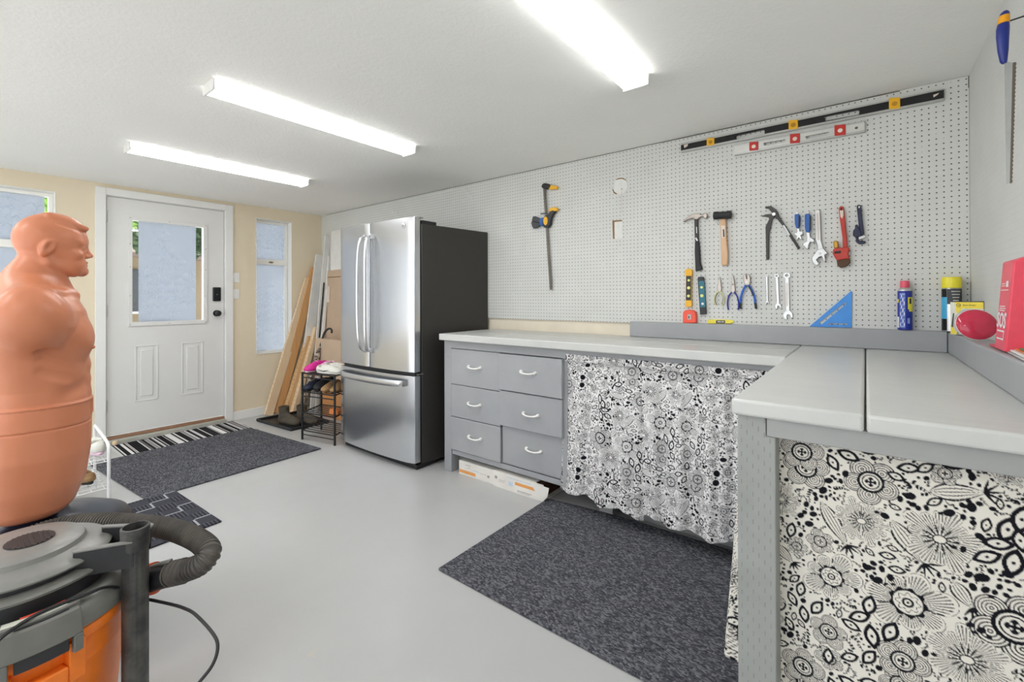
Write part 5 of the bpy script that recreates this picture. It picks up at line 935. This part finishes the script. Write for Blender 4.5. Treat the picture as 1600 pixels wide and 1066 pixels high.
# red dish: shallow domed disc standing against the wall
rd = thing('red_dish', 'glossy red domed disc with a white rim leaning on the right ledge', 'dish', (.305, 2.24, LZ))
D = frameM((.3035, 2.235, LZ+.0545), (.985, .17, 0), (-.03, .26, .96)) @ Matrix.Scale(.505, 4); m2 = MB().mat('dishred'); R_ = .120
m2.lathe([(0, .036), (.03, .0345), (.06, .029), (.085, .018), (.100, .008), (.106, .0)], n=48)
def place(mb, M, mat): b = MB().mat(mat); b.add([M @ Vector(v) for v in mb.v], mb.f); return b
place(m2, D, 'dishred').build('dish', rd, smooth=True)
m2 = MB(); m2.lathe([(.106, .0), (.1075, -.002), (.106, -.005), (.09, -.006), (0, -.006)], n=48); place(m2, D, 'frame_white').build('rim', rd, smooth=True)
# red bag
bg_ = thing('red_carton', 'tall red carton with white printing on the right ledge beside the red dish', 'box', (.32, 1.83, LZ))
A2 = Vector((.293, 1.972, LZ)); X2 = Vector((.058, -.06, 0)).normalized()
O = Vector((.2935, 1.868, LZ+.001)); Fx = Vector((.0275, .072, 0)).normalized()  # face toward the room: from O going to the far corner
fx = Vector((.262, 1.780, 0))
P = {'a': (.296, 1.913), 'b': (.296, 1.790), 'c': (.340, 1.790), 'd': (.340, 1.913)}
zt = {'a': .250, 'b': .245, 'c': .268, 'd': .262}
def bagpt(k, top, ins=0): x, y = P[k]; s = -.012 if top else 0; return Vector((x+(.018 if top else 0), y, LZ+.001+(zt[k] if top else 0)))
b = MB().mat('bagred'); b.add([bagpt(k, False) for k in 'abcd']+[bagpt(k, True) for k in 'abcd'], [(3, 2, 1, 0), (4, 5, 6, 7), (0, 1, 5, 4), (1, 2, 6, 5), (2, 3, 7, 6), (3, 0, 4, 7)]); b.build('carton', bg_, bevel=.004, seg=3)
face = frameM((bagpt('a', 0)+bagpt('b', 0))/2+Vector((0, 0, 0)), bagpt('b', 0)-bagpt('a', 0), bagpt('a', 1)-bagpt('a', 0)); W2 = (bagpt('b', 0)-bagpt('a', 0)).length
fn_ = Vector((face[0][2], face[1][2], 0)); sg = 1 if fn_.x < 0 else -1
def of(u, v, k): return face @ Vector((u, v, sg*k+.0006*sg))
for nm, u0, u1, v0, v1 in (('printed_frame', -.042, .036, .030, .034), ('printed_frame', -.042, .036, .052, .056), ('printed_frame', .032, .036, .034, .052), ('printed_line', -.044, .040, .168, .170), ('printed_block', .010, .034, .178, .194), ('printed_line', -.04, 0, .186, .188), ('printed_line', -.04, -.002, .180, .182), ('printed_line', -.04, .022, .122, .1245), ('printed_line', -.04, .03, .116, .1185), ('printed_line', -.04, .022, .110, .1125)):
    MB().mat('white').prism([(u0, v0), (u1, v0), (u1, v1), (u0, v1)], of, .0004).build(nm, bg_)
text('SOS', .060, 'white', 'printed_letters', bg_, face @ Matrix.Translation((-.004, .082, sg*.0009)) @ (Matrix.Identity(4) if sg > 0 else Matrix.Scale(-1, 4, (1, 0, 0)) @ Matrix.Scale(-1, 4, (1, 0, 0))), .0003, bold=.0012)
# leaflets
for k, (mt, y0, y1, x0, dz, lb) in enumerate((('labelgrey', 1.52, 1.80, .290, .0, 'grey folded leaflet at the bottom of the pile in front of the red carton'), ('white', 1.55, 1.81, .295, .005, 'white leaflet in the middle of the pile in front of the red carton'), ('cardorange', 1.50, 1.775, .300, .010, 'orange card near the top of the leaflet pile'), ('cardgreen', 1.48, 1.74, .302, .0145, 'green card on top of the leaflet pile at the right edge'))):
    b = MB().mat(mt); b.prism([(x0, y0), (.352, y0-.01), (.350, y1-.03), (x0+.012, y1)], lambda u, v, q: (u, v, LZ-.0005+dz+q), .0035); o = b.build('leaflet', bevel=.0005); tag(o, lb, 'leaflet', 'leaflets on the right ledge')
o = MB().mat('bagred').prism([(.300, 1.925), (.345, 1.930), (.330, 2.060), (.305, 2.04)], lambda u, v, k: (u, v, LZ-.0005+k), .004).build('paper_scrap'); tag(o, 'small flat red scrap lying at the foot of the red carton', 'scrap')
# ---------------------------------------------------------------- outside the door
hs_ = thing('neighbour_house', 'beige house with grey roof seen through the clear strips of the door glass', 'house', (-16, 3, 0))
b = MB().mat('facade'); b.box((-17, -4, 0), (-15, 9, 2.4)); b.build('wall', hs_); b = MB().mat('roof'); b.prism([(-14.4, 2.4), (-17.5, 3.3), (-17.5, 2.35), (-14.4, 2.3)], lambda u, v, k: (u, -4.6+k, v), 14.2); b.build('roof', hs_)
for y in (1.2, 3.05, 5.2): 
    w = MB().mat('winglass').box((-14.998, y, .9), (-14.95, y+.5, 2.0)).build('window', hs_); MB().mat('frame_white').box((-14.95, y-.06, .84), (-14.93, y+.56, .9)).build('window_sill', w)
b = MB().mat('white_wall'); b.box((-30, -20, -.12), (XO-.041, 24, -.02)); b.box((XO-.041, -20, -.12), (8, YF-.2, -.02)); struct(b.build('ground_outside', mat='ceiling'))
def tree(loc, h, R, mat, label):
    t = thing('tree', label, 'tree', loc); MB().mat('bark').tube([(loc[0], loc[1], -.02), (loc[0]+.1, loc[1], h*.5), (loc[0], loc[1]+.1, h*.9)], [.16, .12, .05], 10).build('trunk', t, smooth=True)
    rn = random.Random(int(loc[1]*10)); b = MB().mat(mat)
    for k in range(2600):
        u = Vector((rn.gauss(0, 1), rn.gauss(0, 1), rn.gauss(0, 1))).normalized()*R*rn.random()**.4; p = Vector(loc)+Vector((u.x, u.y, h+u.z*.8)); a = Vector((rn.gauss(0, 1), rn.gauss(0, 1), rn.gauss(0, 1))).normalized()*.10; c_ = a.orthogonal().normalized()*.05
        b.add([p-a, p+c_, p+a, p-c_], [(0, 1, 2, 3)])
    b.build('foliage', t)
tree((-11.0, 1.5, 0), 3.3, 1.2, 'leaf', 'bright green tree seen through the left clear strip of the door glass'); tree((-11.6, 5.8, 0), 3.2, 1.2, 'leaf', 'bright green tree seen through the right clear strip of the door glass')
tree((-12.6, 3.4, 0), 2.9, 1.0, 'leaf_dark', 'dark green tree between the two bright ones outside the door')
# ---------------------------------------------------------------- training dummy (vinyl torso on a round base)
DP = Vector((-2.255, .255, 0)); DA = math.radians(86)
dm = thing('training_dummy', 'flesh-coloured vinyl punching dummy torso with a male head in profile', 'dummy', tuple(DP), rotz=DA)
zt_ = np.array([.40, .487, .50, .53, .60, .70, .80, .868, .874, .92, 1.0, 1.07, 1.13, 1.18, 1.22, 1.26, 1.35])
xf_ = np.array([.01, .02, .034, .060, .086, .099, .1015, .101, .098, .092, .092, .098, .096, .085, .066, .040, .02])
xb_ = np.array([-.12, -.14, -.15, -.165, -.185, -.195, -.185, -.172, -.168, -.165, -.175, -.185, -.185, -.175, -.155, -.13, -.09])
ry_ = np.array([.12, .14, .152, .166, .178, .182, .172, .163, .158, .158, .172, .190, .195, .185, .150, .10, .05])
def dummy_sdf(X, Y, Z):
    AY = np.abs(Y)
    f = np.interp(Z, zt_, xf_); k = np.interp(Z, zt_, xb_); r = np.interp(Z, zt_, ry_); cx = (f+k)/2; rx = (f-k)/2
    q = ((np.abs(X-cx)/rx)**2.5+(AY/r)**2.5)**(1/2.5); d = ((q-1)*np.minimum(rx, r)*.85).astype(np.float32)
    d = smax(d, Z-1.27, .05); d = smax(d, .500-Z, .02)
    S = lambda a, b_, kk: smin(a, b_, kk)
    # shoulders and arm stubs
    d = S(d, ell(X, AY, Z, (-.055, .205, 1.165), (.088, .072, .092)), .06)
    d = smax(d, -cap(X, AY, Z, (-.16, .29, 1.055), (.06, .27, 1.070), .018), .02)
    d = S(d, cap(X, AY, Z, (-.065, .0, 1.285), (-.06, .17, 1.215), .055, .045), .05)
    # chest
    d = S(d, ell(X, AY, Z, (.040, .082, 1.085), (.062, .088, .075)), .02)
    d = smax(d, -cap(X, Y, Z, (.112, 0, 1.16), (.106, 0, 1.03), .010), .02)
    d = S(d, ell(X, AY, Z, (.093, .108, 1.052), (.010, .007, .007)), .004)
    # belly muscles
    for z in (.985, .935, .885+.005): d = S(d, ell(X, AY, Z, (.070, .040, z), (.024, .038, .028)), .018)
    for i, z in enumerate((1.035, 1.0, .965)): d = smax(d, -cap(X, AY, Z, (-.03, .196-.01*i, z+.02), (.055, .178-.012*i, z-.02), .011), .016)
    d = smax(d, -cap(X, AY, Z, (.104, .095, .93), (.02, .172, .90), .008), .03)
    # back
    d = smax(d, -cap(X, Y, Z, (-.20, 0, .9), (-.205, 0, 1.2), .018), .03)
    # waistband ridge and groove, belt tab
    d = np.where((Z > .865) & (Z < .8725), d-.0030, d); d = np.where((Z > .792) & (Z < .797), d+.0035, d)
    tab = (np.abs(AY-.062) < .016) & (Z > .815) & (Z < .8655) & (X > 0); tin = (np.abs(AY-.062) < .012) & (Z > .820) & (X > 0); d = np.where(tab & ~tin, d-.0035, d)
    # neck
    n = cap(X, Y, Z, (-.048, 0, 1.20), (-.024, 0, 1.36), .080, .061); d = S(d, n, .045)
    d = S(d, cap(X, AY, Z, (-.01, .045, 1.36), (.045, .018, 1.235), .015), .02)
    d = S(d, cap(X, AY, Z, (.055, .02, 1.235), (-.01, .15, 1.245), .010), .02)
    # head
    h = ell(X, Y, Z, (-.012, 0, 1.430), (.087, .075, .088)); h = S(h, ell(X, Y, Z, (.030, 0, 1.395), (.056, .060, .080)), .03)
    h = S(h, ell(X, AY, Z, (.045, .022, 1.342), (.040, .036, .036)), .02)
    h = S(h, cap(X, AY, Z, (-.012, .056, 1.345), (.056, .032, 1.318), .016), .014)
    h = S(h, ell(X, Y, Z, (.073, 0, 1.322), (.021, .026, .020)), .012)
    h = S(h, cap(X, AY, Z, (.078, .006, 1.426), (.066, .044, 1.422), .010), .012)
    h = S(h, ell(X, AY, Z, (.052, .048, 1.378), (.024, .014, .014)), .014)
    h = smax(h, -ell(X, AY, Z, (.090, .031, 1.404), (.019, .018, .012)), .006)
    h = S(h, ell(X, AY, Z, (.070, .030, 1.404), (.0125, .014, .0095)), .003)
    h = smax(h, -cap(X, AY, Z, (.084, .020, 1.4035), (.078, .040, 1.4035), .0018), .002)
    h = S(h, cap(X, Y, Z, (.080, 0, 1.412), (.098, 0, 1.380), .007, .0088), .010)
    h = S(h, ell(X, AY, Z, (.090, .009, 1.375), (.009, .007, .007)), .005)
    h = smax(h, -ell(X, AY, Z, (.094, .007, 1.367), (.005, .0035, .004)), .002)
    h = S(h, ell(X, Y, Z, (.083, 0, 1.354), (.010, .022, .0055)), .004); h = S(h, ell(X, Y, Z, (.082, 0, 1.343), (.010, .018, .0060)), .004)
    h = smax(h, -cap(X, AY, Z, (.094, 0, 1.3485), (.080, .024, 1.3475), .0018), .003)
    # ear
    e = ell(X-.30*(Z-1.395), AY, Z, (-.016, .070, 1.397), (.020, .017, .031)); e = smax(e, -ell(X-.30*(Z-1.395), AY, Z, (-.010, .088, 1.400), (.0115, .012, .019)), .004); h = S(h, e, .005)
    # moulded hair with a raised front edge
    h = S(h, ell(X, Y, Z, (.030, 0, 1.440), (.059, .060, .058)), .02); hc = rbox(X, Y, Z, (.037, 0, 1.4925), (.058, .044, .0080), .008, -.36); hc = S(hc, ell(X, Y, Z, (.005, 0, 1.478), (.070, .050, .046)), .02); h = S(h, hc, .005)
    h = smax(h, -cap(X, AY, Z, (.094, .048, 1.457), (.01, .062, 1.484), .005), .006)
    return S(d, h, .009)
V, F = surface_nets(dummy_sdf, (-.215, -.30, .46), (.125, .30, 1.535), .0036)
body = np_mesh('torso', V, F, 'skin', dm, local=True); sm_ = body.modifiers.new('smooth', 'SMOOTH'); sm_.factor = .5; sm_.iterations = 1
b = MB().mat('base_navy'); b.lathe([(0, .4990), (.07, .4985), (.085, .470), (.14, .460), (.20, .448), (.240, .428), (.258, .39), (.264, .34), (.27, .12), (.29, .03), (.29, .001), (0, .001)], (-.035, -.0, 0), 56); b.build('base', dm, local=True, smooth=True, ang=60)
# ---------------------------------------------------------------- wet-dry vacuum
VC = Vector((-1.69, .138, 0))
vc = thing('shop_vacuum', 'orange wet dry vacuum with grey lid, black hose and upright wand', 'vacuum', tuple(VC))
cv_ = (VC.x, VC.y, 0)
def P_(ang, r, z): a = math.radians(ang); return Vector((VC.x+r*math.cos(a), VC.y+r*math.sin(a), z))
MB().mat('vac_orange').lathe([(0, .075), (.168, .075), (.178, .085), (.196, .322), (.198, .330), (.2005, .332), (.203, .392), (.2035, .396), (.214, .397), (.2165, .402), (.2165, .424), (.214, .427), (.205, .427), (0, .427)], cv_, 72).build('drum', vc, smooth=True, ang=30)
MB().mat('vac_mid').lathe([(.0, .4275), (.212, .4275), (.222, .431), (.224, .436), (.224, .452), (.220, .466), (.208, .480), (.196, .488), (.178, .490), (0, .490)], cv_, 72).build('lid', vc, smooth=True, ang=30)
MB().mat('vac_dark').lathe([(.168, .4902), (.168, .5290), (0, .5290)], cv_, 56).build('motor_recess', vc, smooth=True, ang=30); MB().mat('vac_mid').lathe([(0, .5292), (.176, .5292), (.186, .532), (.188, .538), (.180, .543), (.160, .546), (0, .546)], cv_, 72).build('lower_lip', vc, smooth=True, ang=30); MB().mat('vac_dark').lathe([(.155, .5462), (.154, .5600), (0, .56)], cv_, 56).build('intake_gap', vc, smooth=True, ang=30)
MB().mat('vac_grey').lathe([(.0, .5602), (.164, .5602), (.170, .5605), (.172, .565), (.164, .572), (.140, .579), (.124, .583), (.120, .586), (.116, .597), (.108, .602), (.06, .606), (0, .607)], cv_, 72).build('motor_cover', vc, smooth=True, ang=28)
b = MB().mat('vac_dark'); b.lathe([(0, .6072), (.046, .6072), (.046, .6085), (0, .6085)], (VC.x+.01, VC.y+.012, 0), 36)
for k in range(9): y = -.036+.009*k; w = math.sqrt(max(0, .044**2-y*y)); b.box((VC.x+.01-w, VC.y+.012+y-.0012, .6085), (VC.x+.01+w, VC.y+.012+y+.0012, .6105))
b.build('vent_grille', vc)
# cord wrap brackets towards the wand
for s_, a0, a1 in ((1, 82, 64), (-1, 30, 44)):
    A_ = P_(a0, .150, .5900); B_ = P_(a1, .262, .5900); b = MB().mat('vac_dark'); dd_ = (B_-A_).normalized(); b.beam(A_+Vector((0, 0, -.035)), B_+Vector((0, 0, -.035)), .006, .062, (0, 0, 1)); b.build('bracket_panel', vc, bevel=.002)
    b = MB().mat('vac_grey'); b.beam(A_+Vector((0, 0, 0)), B_, .012, .008, (0, 0, 1)); b.build('bracket_edge', vc, bevel=.003)
b = MB().mat('vac_grey'); b.beam(P_(64, .262, .590), P_(44, .262, .590), .016, .010, (0, 0, 1)); b.build('bracket_edge', vc, bevel=.004)
b = MB().mat('vac_dark'); b.beam(P_(64, .254, .555), P_(44, .254, .555), .006, .060, (0, 0, 1)); b.build('bracket_panel', vc)
# latch
def arc_block(mat, nm, a0, a1, r0, r1, z0, z1, n=14, bev=.004, par=None, lean=0.0):
    b = MB().mat(mat); vs = []
    for k in range(n+1):
        a = math.radians(a0+(a1-a0)*k/n)
        for r, z in ((r0, z0), (r1, z0), (r1+lean, z1), (r0+lean, z1)): vs.append((VC.x+r*math.cos(a), VC.y+r*math.sin(a), z))
    fs = [(i*4+q, i*4+(q+1) % 4, i*4+4+(q+1) % 4, i*4+4+q) for i in range(n) for q in range(4)]+[(0, 1, 2, 3), (n*4, n*4+1, n*4+2, n*4+3)]
    return b.add(vs, fs).build(nm, par or vc, bevel=bev, seg=2, smooth=True)
lt = arc_block('vac_mid', 'latch', -14, 20, .2250, .2400, .432, .492, lean=-.010)
arc_block('vac_mid', 'latch_claw', -14, -10, .2250, .2390, .392, .432, 4, .002, lt); arc_block('vac_mid', 'latch_claw', 15.5, 20, .2250, .2390, .392, .432, 4, .002, lt); arc_block('vac_dark', 'latch_tongue', -8, 14, .2180, .2340, .402, .4318, 8, .002, lt)
arc_block('vac_dark', 'latch_slot', -8, 15, .2160, .2220, .4915, .4935, 10, 0, lt)
arc_block('vac_mid', 'lid_rib', -16, 22, .196, .214, .485, .499, 10, .003)
arc_block('boxpaper', 'warning_label', -14, 16, .192, .199, .4995, .5010, 10, 0); arc_block('boxpaper', 'warning_label', -14, 16, .196, .2085, .4990, .4996, 10, 0); arc_block('coral', 'label_band', -6, 17, .1875, .1935, .5008, .5022, 10, 0)
# orange latch pocket on the drum
for nm, a0, a1, z0, z1 in (('latch_pocket', -30, -9, .318, .392), ('latch_pocket', 14.5, 23, .318, .412), ('latch_pocket', -9, 14.5, .318, .362)): arc_block('vac_orange', nm, a0, a1, .197, .2275, z0, z1, 8, .004)
# wand
wx, wy = -1.526, .328; b = MB().mat('wand'); vs = []; n = 32; R0 = .0285
for z, e in ((.06, 0), (.560, 0), (.566, .002), (.618, .003), (.6195, .0015)):
    for k in range(n): a = 2*math.pi*k/n; r = R0+e+(-.0016 if (k % 5 == 0 and z < .562) else 0); vs.append((wx+r*math.cos(a), wy+r*math.sin(a), z))
fs = [(i*n+k, i*n+(k+1) % n, (i+1)*n+(k+1) % n, (i+1)*n+k) for i in range(4) for k in range(n)]
for z in (.6195, .40):
    base = len(vs)
    for k in range(n): a = 2*math.pi*k/n; vs.append((wx+(R0-.002)*math.cos(a), wy+(R0-.002)*math.sin(a), z))
m4 = 4*n; i5 = 5*n; i6 = 6*n
fs += [(m4+k, m4+(k+1) % n, i5+(k+1) % n, i5+k) for k in range(n)]+[(i5+k, i5+(k+1) % n, i6+(k+1) % n, i6+k) for k in range(n)]+[[i6+k for k in range(n)], list(range(n))[::-1]]
b.add(vs, fs).build('wand', vc, smooth=True, ang=25)
MB().mat('vac_dark').lathe([(.0, .045), (.036, .045), (.036, .10), (.031, .102), (.031, .0), (0, .0)][:4]+[(0, .102)], (wx, wy, 0), 24).build('wand_holder', vc, smooth=True)
# port, connector, hose
A_ = P_(62, .190, .440); B_ = P_(62, .240, .443)
def W_(px, py, z): d = rt*((px-800)/706)-up*((py-463.4)/706)+fw; return Vector((0, 0, 1.22))+d*z
hp = [Vector(v) for v in HOSE]
# part of the last block: hose, cuff and cord
cu0, cu1 = hp[0], hp[2]; e = (cu1-cu0).normalized()
b = MB().mat('vac_redorange'); b.tube([A_, B_, cu0-e*.022, cu0-e*.004], [.036, .038, .0405, .0405], 28); b.build('port_collar', vc, smooth=True)
MB().mat('blackplastic').tube([cu0-e*.0035, cu0, cu0+e*.055], [.034, .0335, .0315], 24).build('hose_cuff', vc, smooth=True)
b = MB().mat('vac_mid'); b.beam(cu0+Vector((0, 0, .034))-e*.02, cu0+Vector((0, 0, .036))+e*.05, .016, .007, (0, 0, 1)); b.build('cuff_clip', vc, bevel=.002)
pts = spline([cu0+e*.05]+hp[2:]+[Vector((-1.955, -.07, .30)), Vector((-1.88, -.21, .14)), Vector((-1.75, -.31, .05)), Vector((-1.55, -.36, .040))], 40)
Ls = [0]
for i in range(1, len(pts)): Ls.append(Ls[-1]+(pts[i]-pts[i-1]).length)
Q = []; R_ = []; s = 0; j = 0; step = .00235; tot = Ls[-1]; k = 0
while s < tot:
    while Ls[j+1] < s and j < len(Ls)-2: j += 1
    f = (s-Ls[j])/max(1e-9, Ls[j+1]-Ls[j]); Q.append(pts[j].lerp(pts[j+1], f)); R_.append((.0300, .0300, .0262, .0262)[k % 4] if s > .05 else (.0330, .0330, .0300, .0300, .0330)[k % 5]); s += step if s > .05 else step*1.2; k += 1
MB().mat('hose').tube(Q, R_, 18).build('hose', vc, smooth=True, ang=28)
cp = [(-1.36, -.06, .30), (-1.42, .0, .44), (-1.437, .077, .4995), (-1.47, .112, .5025), (-1.487, .147, .5045), (-1.495, .190, .5035), (-1.500, .230, .500), (-1.516, .262, .493), (-1.538, .292, .470), (-1.560, .322, .425), (-1.530, .370, .398), (-1.460, .390, .406), (-1.400, .398, .418), (-1.336, .406, .424), (-1.256, .418, .406), (-1.224, .418, .388), (-1.211, .402, .360), (-1.219, .37, .325), (-1.283, .33, .22), (-1.36, .28, .08), (-1.34, .18, .0045), (-1.2, .0, .0045), (-1.05, -.3, .0045)]
MB().mat('rubber').tube(spline(cp, 6), .0038, 8).build('power_cord', vc, smooth=True)
for a in (45, 135, 225, 315):
    p = P_(a, .17, 0); b = MB().mat('vac_dark'); b.cyl(p+Vector((-.012, 0, .0255)), p+Vector((.012, 0, .0255)), .025, 16); b.box((p.x-.008, p.y-.008, .03), (p.x+.008, p.y+.008, .08)); b.build('caster', vc, smooth=True)
